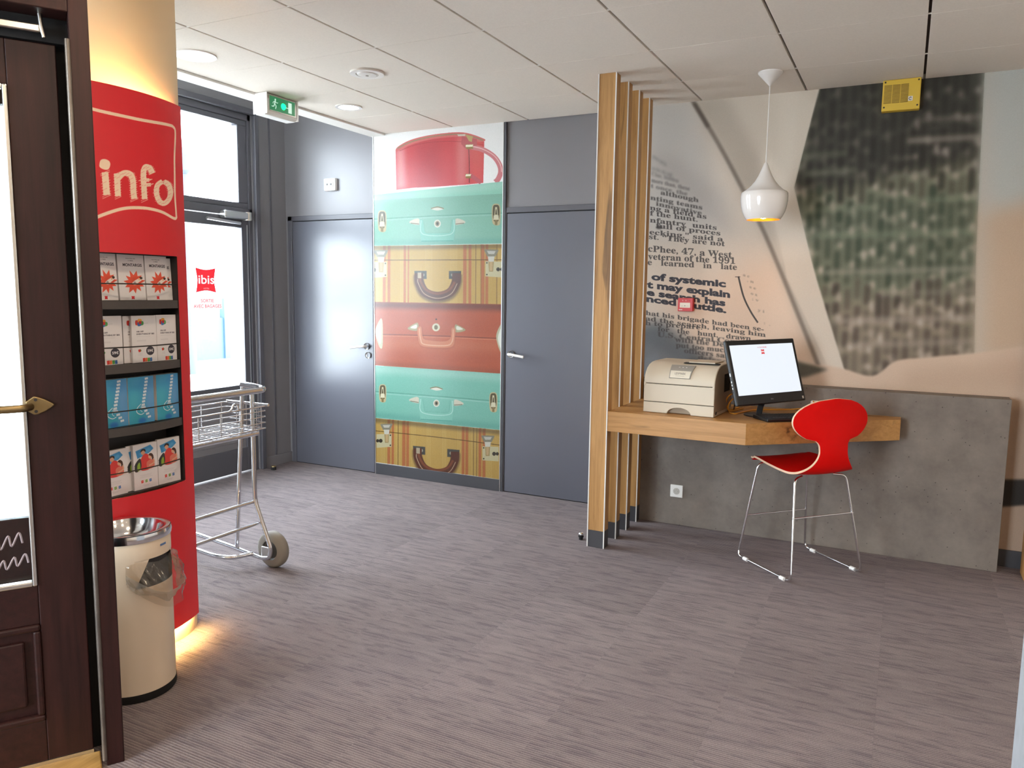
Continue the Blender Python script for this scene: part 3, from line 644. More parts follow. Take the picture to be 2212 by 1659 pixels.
def carpet_mat():
    m = mat('ribbed_carpet', '#6f625c', .95, spec=.15); nt = m.node_tree; b = nt.nodes['Principled BSDF']; L = nt.links.new
    g = nt.nodes.new('ShaderNodeNewGeometry'); oi = nt.nodes.new('ShaderNodeObjectInfo'); sp = nt.nodes.new('ShaderNodeSeparateXYZ'); L(g.outputs['Position'], sp.inputs[0])
    def math_(op, a, b_=None, c_=None):
        n = nt.nodes.new('ShaderNodeMath'); n.operation = op
        for i, v in enumerate((a, b_, c_)):
            if v is None: continue
            if isinstance(v, (int, float)): n.inputs[i].default_value = v
            else: L(v, n.inputs[i])
        return n.outputs[0]
    rib = math_('MULTIPLY', sp.outputs['Y'], 2*PI/.0105); rib = math_('SINE', rib); rib = math_('MULTIPLY_ADD', rib, .5, .5)      # ribs run along x
    off = nt.nodes.new('ShaderNodeVectorMath'); off.operation = 'SCALE'; off.inputs[0].default_value = (7, 13, 0); L(oi.outputs['Random'], off.inputs['Scale'])
    ad = nt.nodes.new('ShaderNodeVectorMath'); ad.operation = 'ADD'; L(g.outputs['Position'], ad.inputs[0]); L(off.outputs[0], ad.inputs[1])
    row = math_('FLOOR', math_('MULTIPLY', sp.outputs['Y'], 1/.0105)); sa = nt.nodes.new('ShaderNodeSeparateXYZ'); L(ad.outputs[0], sa.inputs[0])
    cb = nt.nodes.new('ShaderNodeCombineXYZ'); L(math_('MULTIPLY', sa.outputs['X'], 6.5), cb.inputs[0]); L(math_('MULTIPLY', row, 5.37), cb.inputs[1])
    n = nt.nodes.new('ShaderNodeTexNoise'); n.inputs['Scale'].default_value = 1; n.inputs['Detail'].default_value = 2; L(cb.outputs[0], n.inputs['Vector'])     # every rib has its own dashes
    mp2 = nt.nodes.new('ShaderNodeMapping'); mp2.inputs['Scale'].default_value = (4.5, 26, 1); L(ad.outputs[0], mp2.inputs['Vector'])
    n2 = nt.nodes.new('ShaderNodeTexNoise'); n2.inputs['Scale'].default_value = 1; n2.inputs['Detail'].default_value = 3; L(mp2.outputs[0], n2.inputs['Vector'])
    n3 = nt.nodes.new('ShaderNodeTexNoise'); n3.inputs['Scale'].default_value = 240; n3.inputs['Detail'].default_value = 2; L(g.outputs['Position'], n3.inputs['Vector'])
    amt = nt.nodes.new('ShaderNodeMapRange'); amt.inputs['From Min'].default_value = .36; amt.inputs['From Max'].default_value = .62; amt.inputs['To Min'].default_value = .35; amt.inputs['To Max'].default_value = .9; L(n2.outputs['Fac'], amt.inputs['Value'])
    dk = math_('MULTIPLY', rib, amt.outputs[0]); st = nt.nodes.new('ShaderNodeMapRange'); st.inputs['From Min'].default_value = .52; st.inputs['From Max'].default_value = .62; L(n.outputs['Fac'], st.inputs['Value'])
    mx = nt.nodes.new('ShaderNodeMix'); mx.data_type = 'RGBA'; mx.inputs[6].default_value = lin(CARPET[0]); mx.inputs[7].default_value = lin(CARPET[1]); L(dk, mx.inputs[0])
    mx2 = nt.nodes.new('ShaderNodeMix'); mx2.data_type = 'RGBA'; L(math_('MULTIPLY', st.outputs[0], .45), mx2.inputs[0]); L(mx.outputs[2], mx2.inputs[6]); mx2.inputs[7].default_value = lin(CARPET[2])
    sc = math_('MULTIPLY_ADD', n3.outputs['Fac'], .9, .52); tl = math_('MULTIPLY_ADD', oi.outputs['Random'], .14, .93); sc = math_('MULTIPLY', sc, tl)
    mx3 = nt.nodes.new('ShaderNodeMix'); mx3.data_type = 'RGBA'; mx3.blend_type = 'MULTIPLY'; mx3.inputs[0].default_value = 1; L(mx2.outputs[2], mx3.inputs[6]); L(sc, mx3.inputs[7])
    L(mx3.outputs[2], b.inputs['Base Color'])
    bp = nt.nodes.new('ShaderNodeBump'); bp.inputs['Strength'].default_value = .5; bp.inputs['Distance'].default_value = .003; L(math_('ADD', math_('MULTIPLY', rib, .6), math_('MULTIPLY', n3.outputs['Fac'], .6)), bp.inputs['Height']); L(bp.outputs['Normal'], b.inputs['Normal'])
    return m
CARPET = ('#8b8180', '#645a5f', '#5a5259')
def concrete_mat():
    m = mat('concrete_board', '#8d8377', .7, spec=.3); nt = m.node_tree; b = nt.nodes['Principled BSDF']; L = nt.links.new
    tc = nt.nodes.new('ShaderNodeTexCoord')
    n = nt.nodes.new('ShaderNodeTexNoise'); n.inputs['Scale'].default_value = 4; n.inputs['Detail'].default_value = 8; n.inputs['Roughness'].default_value = .7; L(tc.outputs['Object'], n.inputs['Vector'])
    cr = nt.nodes.new('ShaderNodeValToRGB'); cr.color_ramp.elements[0].position = .3; cr.color_ramp.elements[1].position = .7; cr.color_ramp.elements[0].color = lin('#68605a'); cr.color_ramp.elements[1].color = lin('#857c73'); L(n.outputs['Fac'], cr.inputs[0])
    v = nt.nodes.new('ShaderNodeTexVoronoi'); v.inputs['Scale'].default_value = 26; L(tc.outputs['Object'], v.inputs['Vector'])
    r = nt.nodes.new('ShaderNodeMapRange'); r.inputs['From Min'].default_value = .05; r.inputs['From Max'].default_value = .1; L(v.outputs['Distance'], r.inputs['Value'])
    x = nt.nodes.new('ShaderNodeMix'); x.data_type = 'RGBA'; L(r.outputs[0], x.inputs[0]); x.inputs[6].default_value = lin('#45403c'); L(cr.outputs[0], x.inputs[7]); L(x.outputs[2], b.inputs['Base Color']); return m
M = dict(
    carpet=carpet_mat(), tile=mat('ceiling_board', '#e2d9ce', .95, spec=.1, bump=.25, bscale=220, var=.03, vscale=130), grid=mat('ceiling_grid', '#f0ece6', .5), void=mat('ceiling_recess', '#5e5350', .9),
    white=mat('white_plaster', '#efece6', .8, spec=.2), grey=mat('grey_wall_paint', '#767376', .36), door=mat('grey_door_lacquer', '#5a5b64', .3, spec=.75),
    frame=mat('grey_frame_paint', '#55545a', .35), base=mat('dark_skirting', '#3f3e42', .5), gap=mat('dark_gap', '#121214', .9), cream=mat('cream_column_paint', '#e9d2ae', .75, spec=.2),
    oak=wood('oak_upright', '#c0935a', '#9b6f3c', 2, .5, 1., '#5e4226'), oakx=wood('oak_flat', '#bb8a50', '#9c6e38', 0, .42, 1., '#5e4226'), oaky=wood('oak_threshold', '#c39a5c', '#96703c', 1, .4),
    mahog=wood('dark_mahogany', '#321714', '#1d0c0b', 2, .42, 1.3, spec=.35), mahogx=wood('dark_mahogany_rail', '#321714', '#1d0c0b', 0, .42, 1.3, spec=.35), alu=mat('brushed_aluminium', '#d9d9d6', .3, 1.), chrome=mat('chrome', '#e6e6e8', .12, 1.), steel=mat('satin_steel', '#cfcdc9', .28, 1.),
    zinc=mat('zinc_plated_tube', '#d4d4d8', .14, 1.), brass=mat('aged_brass', '#93805c', .45, 1.), gold=mat('gold_leaf', '#f9d488', .3, 1.), black=mat('black_plastic', '#161618', .35), rubber=mat('black_rubber', '#0f0f11', .8), greyrub=mat('grey_rubber', '#8b857e', .7),
    red=mat('red_lacquer', '#d90806', .5, spec=.12), ply=mat('pale_plywood_edge', '#dcb89a', .55), white_gloss=mat('white_gloss', '#ece7e2', .12, coat=.6), white_matt=mat('white_matt', '#e4dfda', .5), cord=mat('white_cord', '#e9e6e2', .6),
    beige=mat('printer_plastic', '#c9bda9', .5), beige_shade=mat('printer_shaded_plastic', '#9a8a76', .55), panel=mat('silver_plastic', '#c2beb6', .3, .3), white_pl=mat('white_plastic', '#eceae6', .4), sand=mat('bin_enamel', '#dcc9b2', .4, coat=.2),
    yellow=mat('yellow_casing', '#d6b23a', .45), yellow_dk=mat('grille_slot', '#7c6420', .7), firered=mat('fire_red_plastic', '#cb1f22', .4), orange=mat('orange_cable', '#d99426', .5), rackblack=mat('rack_black', '#2b2829', .5), paper=mat('paper_edge', '#dedbdd', .8),
    lamp=emit('lamp_glow', '#fffaf2', 16), bulb=emit('bulb_glow', '#ffc274', 70), led=emit('warm_led', '#ffd592', 110), led_low=emit('warm_led_low', '#ffd080', 330), hub=mat('dark_grey_hub', '#565350', .5), shelf=mat('dark_shelf_edge', '#4b4644', .5), ctrl=mat('silver_grey_plastic', '#9a968e', .35, .2), rod=mat('dark_wire', '#3a3836', .4, .6), edge_white=mat('pale_edge_strip', '#e4e4e2', .35), worn=mat('worn_metal_strip', '#77716b', .38, .8, var=.35, vscale=9), script=mat('faded_script_paint', '#8a7c7e', .8), concrete=concrete_mat(), glass=clear('window_glass', '#fafcfc'), film=milky('clear_bag_film', .05), hem=milky('bag_hem_film', .42),
    grout=mat('sub_floor', '#3c3634', .95), pale=mat('pale_concrete', '#aab0b6', .7, var=.06, vscale=30), stone=mat('street_paving', '#cfcdca', .9), facade=mat('house_render', '#e6e6e8', .9), shop=mat('blue_shopfront', '#2c4352', .6), pole=mat('lamp_post_paint', '#2b333d', .6))
# ------------------------------------------------------------------ the room
YB, YM, XL, ZC = 4.929, 4.87, -4.6, 2.633           # wall of doors, mural wall, glazed wall, ceiling
fl = MB().box((XL-.2, -2.2, -.06), (2.4, 5.1, -.008)).build('floor', M['grout']); struct(fl)
rg = random.Random(11); tiles = {}
for i in range(-10, 5):                              # carpet tiles, half a metre square, staggered along y
    for j in range(-5, 11):
        x0, y0 = .5*i, .5*j+(.25 if i % 2 else 0)
        x1, y1 = min(x0+.5, 2.4), min(y0+.5, YB)
        x0 = max(x0, XL)
        if x1-x0 < .02 or y1-y0 < .02: continue
        k = (round(x1-x0, 3), round(y1-y0, 3))
        if k not in tiles:
            a, b = k
            o = MB().box((.0001, .0001, -.008), (a-.0001, b-.0001, 0)).build('carpet_tile', M['carpet'], fl); tiles[k] = o
        else: o = tiles[k].copy(); C.objects.link(o)
        o.location = (x0-fl.location.x, y0-fl.location.y, -fl.location.z)
        # the mesh was built relative to the floor's origin
for o in fl.children: o.location = Vector(o.location)+fl.location
# ceiling: boards on a visible grid, dark reveals along y
GX, GY = -2.387, 2.598
ce = MB().box((-3.587, -2.2, 2.66), (2.4, 5.1, 2.70)).build('ceiling', M['void']); struct(ce)
board = None
for i in range(-2, 8):
    for j in range(-8, 4):
        x0, y0 = GX+.6*i, GY+.6*j; x1, y1 = min(x0+.6, 2.3), min(y0+.6, YM+.05)
        x0 += 0; full = x1-x0 > .599 and y1-y0 > .599
        if full and board is not None: o = board.copy(); C.objects.link(o); o.location = (x0-bx0, y0-by0, 0); continue
        o = MB().box((x0+.006, y0+.0015, ZC), (x1-.006, y1-.0015, 2.658)).build('ceiling_board', M['tile'], ce, bevel=.0015)
        if full: board, bx0, by0 = o, x0, y0
for j in range(-7, 4): MB().box((-3.587, GY+.6*j-.004, ZC+.0015), (2.3, GY+.6*j+.004, ZC+.006)).build('cross_tee', M['grid'], ce)
# plaster margin and the raised recess along the glazed wall
m = MB(); m.box((-3.72, -2.2, 2.62), (-3.587, 5.0, 2.70)); m.build('trim_1', M['white'], bevel=.002); struct(bpy.data.objects['trim_1'])
m = MB(); m.box((XL-.2, -2.2, 3.2), (-3.55, 5.1, 3.28)); m.box((-3.62, -2.2, 2.70), (-3.55, 5.1, 3.2)); struct(m.build('trim_2', M['white']))
# walls
m = MB(); m.box((XL-.2, YB, 0), (-1.5, YB+.12, 3.25)); struct(m.build('wall_back', M['grey']))
m = MB(); m.box((-1.7, YM+.01, 0), (2.4, YB+.2, 2.70)); struct(m.build('wall_alcove', M['white']))
W1, W3, WF, D0, D1 = (2.44, 2.87), (2.90, 3.36), (-3.6, -1.9), 3.42, 4.575                # window and exit-door openings in the glazed wall
m = MB(); T = (XL-.2, XL)
for a, b in (((T[0], -2.2, 0), (T[1], W1[0], 3.2)), ((T[0], W1[1], 0), (T[1], W3[0], 3.2)), ((T[0], W3[0], 0), (T[1], W3[1], .95)), ((T[0], W3[0], 2.76), (T[1], W3[1], 3.2)), ((T[0], W3[1], 0), (T[1], D0, 3.2)), ((T[0], D1, 0), (T[1], 5.05, 3.2)), ((T[0], W1[0], 2.76), (T[1], W1[1], 3.2)), ((T[0], D0, 2.79), (T[1], D1, 3.2))): m.box(a, b)
struct(m.build('wall_left', M['grey']))
m = MB(); m.box((2.3, -2.2, 0), (2.42, 5.1, 2.7)); struct(m.build('wall_right', M['white']))
m = MB(); m.box((XL-.2, -2.3, 0), (WF[0], -2.2, 3.2)); m.box((WF[1], -2.3, 0), (2.42, -2.2, 3.2)); m.box((WF[0], -2.3, 2.6), (WF[1], -2.2, 3.2)); struct(m.build('wall_front', M['white']))
w = MB(); y0, y1 = -2.29, -2.23                       # unseen glazing, placed and sized for the daylight it throws on the uprights
for xa in (WF[0], -2.76, WF[1]-.06): w.box((xa, y0, 0), (xa+.06, y1, 2.6))
w.box((WF[0], y0, 0), (WF[1], y1, .07)).box((WF[0], y0, 2.54), (WF[1], y1, 2.6)); w2 = struct(w.build('unseen_window_2', M['frame'], bevel=.004))
MB().box((WF[0]+.05, -2.264, .06), (-2.75, -2.256, 2.55)).build('pane', M['glass'], w2); MB().box((-2.71, -2.264, .06), (WF[1]-.05, -2.256, 2.55)).build('pane', M['glass'], w2)
bb = MB().box((XL, D1+.035, 0), (XL+.014, YB, .085)).build('baseboard_left', M['grey'], bevel=.003); struct(bb)
struct(MB().box((XL, D1, 0), (XL+.03, D1+.045, 2.83)).box((XL, D0-.05, 2.785), (XL+.03, D1+.045, 2.83)).box((XL, D0-.05, 0), (XL+.03, D0, 2.83)).build('trim_3', M['frame'], bevel=.006))
struct(MB().box((XL, 4.745, .085), (XL+.006, 4.765, 2.95)).build('trim_4', M['frame'], bevel=.003))
# glazed side window behind the column
x0, x1 = XL-.09, XL-.02
for nm, (ya, yb_), zs_ in (('window_1', W1, 0), ('window_3', W3, .95)):
    w = MB()
    fw = .02
    w.box((x0, ya, zs_), (x1, ya+fw, 2.76)).box((x0, yb_-fw, zs_), (x1, yb_, 2.76)).box((x0, ya, zs_), (x1, yb_, zs_+.06)).box((x0, ya, 2.70), (x1, yb_, 2.76))
    w1 = struct(w.build(nm, M['frame'], bevel=.004))
    MB().box((XL-.06, ya+.015, zs_+.05), (XL-.052, yb_-.015, 2.71)).build('pane', M['glass'], w1)
# exit door with fanlight
f = MB(); x0, x1 = XL-.10, XL-.015
f.box((x0, D1-.035, 0), (x1, D1, 2.79)).box((x0, D0, 0), (x1, D0+.035, 2.79)).box((x0, D0, 2.74), (x1, D1, 2.79)).box((x0, D0, 2.015), (x1, D1, 2.075))
d1 = struct(f.build('door_1', M['frame'], bevel=.004), 'glazed exit door with grey frame and fanlight in the left wall')
fan = MB().box((x0+.01, D0+.035, 2.075), (x1-.01, D1-.035, 2.115)).box((x0+.01, D0+.035, 2.70), (x1-.01, D1-.035, 2.74)).box((x0+.01, D1-.125, 2.115), (x1-.01, D1-.035, 2.70)).box((x0+.01, D0+.035, 2.115), (x1-.01, D0+.1, 2.70)).build('fanlight', M['frame'], d1, bevel=.004)
MB().box((XL-.06, D0+.09, 2.105), (XL-.054, D1-.115, 2.71)).build('pane', M['glass'], fan)
lf = MB(); lx0, lx1 = XL-.075, XL-.02; y0, y1 = D0+.04, D1-.042
lf.box((lx0, y1-.068, .012), (lx1, y1, 2.008)).box((lx0, y0, .012), (lx1, y0+.068, 2.008)).box((lx0, y0+.068, 1.925), (lx1, y1-.068, 2.008)).box((lx0, y0+.068, .64), (lx1, y1-.068, .705)).box((lx0, y0+.068, .012), (lx1, y1-.068, .20))
leaf = lf.build('door_leaf', M['frame'], d1, bevel=.004)
MB().box((XL-.055, y0+.06, .195), (XL-.035, y1-.06, .645)).box((XL-.035, y0+.11, .25), (XL-.028, y1-.11, .59)).build('lower_panel', M['grey'], leaf, bevel=.004)
MB().box((XL-.05, y0+.06, .70), (XL-.044, y1-.06, 1.93)).build('pane', M['glass'], leaf)
MB().box((lx1, y1-.02, .3), (lx1+.004, y1-.012, 1.95)).build('edge_bead', M['alu'], leaf)
# closer
cl = MB().box((XL-.018, 4.245, 1.985), (XL+.045, 4.50, 2.04)).build('door_closer', M['alu'], d1, bevel=.01)
MB().tube([(XL+.014, 4.10, 1.968), (XL+.014, 4.42, 1.955)], .011, 8).build('closer_rail', M['alu'], cl, 30)
MB().lathe([(.032, -.03), (.032, .03)], (XL+.02, 4.49, 2.012), 20).build('closer_cap', M['steel'], cl, 40, bevel=.004)
# sticker on the glass, flat print
st = MB().card((XL-.0435, 4.026, 1.424), (0, .196, 0), (0, 0, .186))
def sticker_logo():
    c = Canvas(196, 186, '#ffffff'); ibis_logo(c, 6, 4, 190, 182); return c
def cushion_mesh(mb, x, ya, yb, za, zb, k=.08):
    w_, h_ = yb-ya, zb-za; P = []
    for (p, q, r) in (((0, 0), (.5, k), (1, 0)), ((1, 0), (1-k, .5), (1, 1)), ((1, 1), (.5, 1-k), (0, 1)), ((0, 1), (k, .5), (0, 0))): P += list(spl([p, q, r], 6, False)[:-1])
    b = len(mb.v); mb.add([(x, ya+u*w_, za+v*h_) for u, v in P]+[(x, ya+.5*w_, za+.5*h_)], [(i, (i+1) % len(P), len(P)) for i in range(len(P))])
    for i, (u, v) in enumerate(P+[(.5, .5)]): mb.uv[b+i] = (u, v)
    return mb
def logo_print():
    c = Canvas(190, 190, '#d3222d'); w_, h_ = 190, 190
    c.text('ibis', (w_*.14, h_*.64), (w_*.92, h_*.64), h_*.36, '#f6f0ee', .012); c.text('HOTEL', (w_*.38, h_*.86), (w_*.66, h_*.86), h_*.06, '#f0c9c4', .0); return c
LOGO = translucent(printed('logo_print', logo_print(), .5), .06)
cushion_mesh(MB(), XL-.042, 4.028, 4.216, 1.425, 1.608).build('logo_sticker', LOGO, leaf)
def exit_text():
    c = Canvas(300, 96, '#ead2d0'); c.text('SORTIE', (84, 40), (214, 40), 27, '#d0353c', .0); c.text('AVEC BAGAGES', (10, 84), (292, 84), 27, '#d0353c', .0); return c
MB().card((XL-.042, 3.995, 1.302), (0, .272, 0), (0, 0, .088)).build('exit_sticker', translucent(printed('exit_notice', exit_text(), .5), .08), leaf)
# ---- grey doors in the wall of doors
def grey_door(name, x0, x1, lab, hinge_left, handle_x, sgn, lock):
    fr = MB(); y = YB
    fr.box((x0-.045, y-.012, 0), (x0, y+.0, 2.05)).box((x1, y-.012, 0), (x1+.012, y, 2.05)).box((x0-.045, y-.012, 2.012), (x1+.012, y, 2.05))
    d = struct(fr.build(name, M['frame'], bevel=.003), lab)
    MB().box((x0-.002, y-.0015, 0), (x1+.002, y-.0005, 2.014)).build('shadow_gap', M['gap'], d)
    lf = MB().box((x0+.004, y-.009, .006), (x1-.004, y-.0015, 2.006)).build('door_leaf', M['door'], d, bevel=.0015)
    hx = handle_x
    h = MB().lathe([(.026, 0), (.026, .010), (.022, .012)], (hx, y-.009-.012, 1.018), 28, 'y').build('handle_rose', M['steel'], lf, 40)
    MB().tube([(hx, y-.02, 1.018), (hx, y-.062, 1.018), (hx+sgn*.03, y-.066, 1.017), (hx+sgn*.125, y-.064, 1.004)], .0098, 12, .012).build('lever', M['white_gloss'], h, 60)
    if lock: MB().lathe([(.025, 0), (.025, .010), (.02, .012)], (hx+.012, y-.021, .947), 28, 'y').build('lock_rose', M['steel'], lf, 40)
    if hinge_left:
        for z in (.35, 1.16, 1.76): MB().lathe([(.006, 0), (.006, .09)], (x0-.004, y-.014, z), 10).build('hinge', M['frame'], d, 40)
    return d
grey_door('door_2', -4.528, -3.712, 'dark grey door left of the suitcase panel, brightened by the glare of the exit door', True, -3.775, -1, True)
grey_door('door_3', -2.545, -1.73, 'dark grey door between the suitcase panel and the wooden uprights', False, -2.497, 1, False)
# ---- outside
struct(MB().box((-16, -14, -.10), (XL-.2, 14, -.03)).box((XL-.2, -14, -.10), (6, -2.3, -.03)).build('street_ground', M['stone']))
fc = empty('shop_front', (-13, 8.8, -.03), 'pale street house with a blue shop front seen through the exit door', 'building')
MB().box((-13.4, 3.0, -.03), (-13, 16, 5.0)).build('wall', M['facade'], fc); MB().box((-13, 9.6, -.03), (-12.9, 11.95, .84)).build('blue_panel', M['shop'], fc); MB().box((-13, 11.88, -.03), (-12.86, 12.02, 1.25)).build('pilaster', M['shop'], fc)
lp = empty('street_lamp', (-11.0, 9.4, -.03), 'dark street lamp post outside the exit door glass', 'lamp post')
MB().lathe([(.09, 0), (.09, .5), (.05, .6), (.045, 3.4)], (-11.0, 9.4, -.03), 12).build('post', M['pole'], lp, 40); MB().lathe([(.05, 3.4), (.16, 3.45), (.2, 3.8), (.05, 3.95)], (-11.0, 9.4, -.03), 12).build('lantern', M['pole'], lp, 40)
# ---- right edge of the room: pale wall end near the photographer, oak post beyond
tag(MB().box((.272, .95, 0), (.9, 1.905, 1.08)).build('reception_counter', M['pale'], bevel=.003), 'pale grey counter end at the lower right edge, close to the photographer', 'counter')
op = MB().box((.642, 4.66, 0), (.76, 4.80, ZC)).build('trim_5', M['oak'], bevel=.002); struct(op)
# ------------------------------------------------------------------ prints on the walls
sp = empty('suitcase_panel', (-3.136, YB-.01, 0), 'tall printed wall panel with stacked vintage suitcases between two grey doors', 'mural')
MB().box((SX0, YB-.014, SZ0), (SX1, YB-.001, 2.633)).build('board', M['white_matt'], sp)
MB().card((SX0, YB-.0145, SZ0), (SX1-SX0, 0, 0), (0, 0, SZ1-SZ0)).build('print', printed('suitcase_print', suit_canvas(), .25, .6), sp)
MB().box((SX1, YB-.018, 0), (SX1+.006, YB-.001, 2.633)).build('edge_strip', M['alu'], sp); MB().box((SX0-.006, YB-.018, 0), (SX0, YB-.001, 2.633)).build('edge_strip', M['alu'], sp)
MB().box((SX1+.006, YB-.016, 0), (-2.553, YB-.001, 2.633)).build('shadow_strip', M['base'], sp)
sk = MB().box((SX0, YB-.02, 0), (SX1, YB-.001, SZ0)).build('baseboard_back', M['base'], bevel=.002); struct(sk)
mu = empty('newspaper_mural', (-.4, YM, 0), 'blurred newspaper photo mural covering the alcove wall behind the desk', 'mural')
MB().box((MX0, YM+.001, .0), (MX1, YM+.009, 2.633)).build('backing', M['white_matt'], mu)
MB().card((MX0, YM, MZ0), (MX1-MX0, 0, 0), (0, 0, MZ1-MZ0)).build('print', printed('mural_print', mural_canvas(), .62, .3), mu)
struct(MB().box((.5, YM-.012, 0), (MX1, YM, .095)).build('baseboard_alcove', M['base'], bevel=.002))
# ------------------------------------------------------------------ concrete board, desk, uprights
cb = MB().box((-1.456, 4.735, .001), (.530, YM-.001, .933)).build('concrete_panel', M['concrete'], bevel=.002); tag(cb, 'low concrete board standing against the mural under the desk', 'panel')
so = empty('power_socket', (-1.2135, 4.735, .18), 'white french power socket on the concrete board under the desk', 'socket')
MB().box((-1.2535, 4.725, .181), (-1.1735, 4.735, .261)).build('cover', M['white_pl'], so, bevel=.004); 
MB().lathe([(.0, -.0015), (.021, -.0015), (.021, .0015), (.0, .0015)], (-1.2135, 4.7245, .221), 28, 'y').build('socket_well', M['panel'], so, 40)
for dx in (-.0095, .0095): MB().lathe([(.0027, 0), (.0027, .002)], (-1.2135+dx, 4.7215, .221), 10, 'y').build('hole', M['gap'], so)
MB().lathe([(.0024, 0), (.0024, .006)], (-1.2135, 4.7175, .232), 10, 'y').build('earth_pin', M['steel'], so)
DZ = .8
dk = [(-1.4535, 4.07), (-.690, 4.05), (.020, 4.63), (.020, 4.734), (-1.4535, 4.734)]
ds = MB().prism(dk, .686, DZ).build('wall_desk', M['oakx'], bevel=.0015); tag(ds, 'thick oak wall desk with a slanted front carrying printer and computer', 'desk')
up = [('foremost oak upright of the slatted screen, beside the steel door stop', 4.07), ('second oak upright of the slatted screen counted from the front', 4.275), ('third oak upright of the slatted screen counted from the front', 4.472), ('rearmost oak upright of the slatted screen, nearest the mural', 4.672)]
first = None
def upright(y):
    e = empty('wooden_upright', (-1.505, y+.035, 0)); x0, x1 = -1.5545, -1.4555; d = .07
    MB().box((x0, y, .10), (x1, y+d, ZC)).build('beam', M['oak'], e, bevel=.001)
    MB().box((x0-.001, y-.001, 0), (x1+.001, y+d+.001, .10)).build('plinth', M['base'], e, bevel=.001)
    for x in (x0, x1): MB().box((x-.003, y-.003, 0), (x+.003, y+.003, ZC)).build('edge_strip', M['edge_white'], e)
    return e
for k, (lab, y) in enumerate(up):
    if k == 0: first = e = upright(y)
    else: e = copy_tree(first, loc=(-1.505, y+.035, 0))
    tag(e, lab, 'post', 'oak uprights of the slatted screen')
# ------------------------------------------------------------------ column and its red leaflet panel
ZT, ZB0, ZO0, ZO1, AO = 2.170, .078, .675, 1.581, math.radians(18.6)
cm = MB(); zs = (0, ZO0-.03, ZO1+.03, 2.66)
cut = math.radians(44)
for k in range(3):
    if k == 1: cm.lathe([(R_COL, zs[k]), (R_COL, zs[k+1])], (COL[0], COL[1], 0), 64, a0=math.radians(19.5), a1=math.radians(300))
    else: cm.lathe([(0, zs[k]), (R_COL, zs[k]), (R_COL, zs[k+1]), (0, zs[k+1])], (COL[0], COL[1], 0), 96)
col = cm.build('column', M['cream'], None, 40); struct(col)
ip = empty('info_panel', (-2.6, PAN[1], ZB0), 'curved red info panel with leaflet racks wrapped round the cream column', 'display stand')
def pc(a, r=R_RED): return (PAN[0]+r*math.cos(a), PAN[1]+r*math.sin(a))
RM = printed('info_print', red_canvas(cyl), .42, .5)
A0, A1 = RED[0], RED[1]
s = MB()
def patch(a0, a1, z0, z1, n):
    for i in range(n):
        t0, t1 = a0+(a1-a0)*i/n, a0+(a1-a0)*(i+1)/n; b = len(s.v)
        (xa, ya), (xb, yb) = pc(t0), pc(t1)
        s.add([(xa, ya, z0), (xb, yb, z0), (xb, yb, z1), (xa, ya, z1)], [(0, 1, 2, 3)])
        for q, (t, z) in enumerate(((t0, z0), (t1, z0), (t1, z1), (t0, z1))): s.uv[b+q] = ((t-A0)/(A1-A0), (z-ZB0)/(ZT-ZB0))
patch(A0, -AO, ZB0, ZT, 5); patch(-AO, AO, ZO1, ZT, 18); patch(-AO, AO, ZB0, ZO0, 18); patch(AO, A1, ZB0, ZT, 5)
s.build('shell', RM, ip, 60)
e = MB()                                            # thickness of the sheet
for a, b in ((A0, -AO), (AO, A1)):
    pass
for sg in (A0, A1):
    (xa, ya), (xb, yb) = pc(sg), pc(sg, R_RED-.006); e.add([(xa, ya, ZB0), (xb, yb, ZB0), (xb, yb, ZT), (xa, ya, ZT)], [(0, 1, 2, 3), (3, 2, 1, 0)])
for z in (ZB0, ZT):
    for i in range(24):
        t0, t1 = A0+(A1-A0)*i/24, A0+(A1-A0)*(i+1)/24; q = [pc(t0), pc(t1), pc(t1, R_RED-.006), pc(t0, R_RED-.006)]; e.add([(x, y, z) for x, y in q], [(0, 1, 2, 3)])
e.build('shell_edge', M['red'], ip)
xo = pc(AO)[0]; yo = R_RED*math.sin(AO); XBK = -2.690
nb = MB(); nb.box((XBK-.006, PAN[1]-yo-.006, ZO0-.004), (XBK, PAN[1]+yo+.006, ZO1+.004))
nb.box((XBK, PAN[1]+yo, ZO0), (xo-.003, PAN[1]+yo+.005, ZO1)); nb.box((XBK, PAN[1]-yo-.005, ZO0), (xo-.003, PAN[1]-yo, ZO1)); nb.box((XBK, PAN[1]-yo, ZO1), (xo-.004, PAN[1]+yo, ZO1+.004)); nb.box((XBK, PAN[1]-yo, ZO0-.004), (xo-.004, PAN[1]+yo, ZO0))
nb.build('niche', M['rackblack'], ip)
rows = [(1.408, 1.584), (1.171, 1.352), (.936, 1.117), (.676, .856)]
for k, (z0, z1) in enumerate(rows):
    if k < 3:
        fr = MB()
        for i in range(12):
            t0, t1 = -AO+2*AO*i/12, -AO+2*AO*(i+1)/12; q = [pc(t0, R_RED-.004), pc(t1, R_RED-.004), pc(t1, R_RED-.012), pc(t0, R_RED-.012)]
            fr.prism(q[::-1], z0-.031, z0)
        r = fr.build('shelf_front', M['shelf'], ip)
        MB().box((XBK, PAN[1]-yo+.001, z0-.031), (-2.59, PAN[1]+yo-.001, z0-.001)).build('shelf_board', M['rackblack'], ip)
    zr = (1.470, 1.236, .998, .766)[k]
    MB().tube([pc(-AO+2*AO*i/10, R_RED-.010)+(zr,) for i in range(11)], .0024, 8).build('retaining_rod', M['rod'], ip, 60)
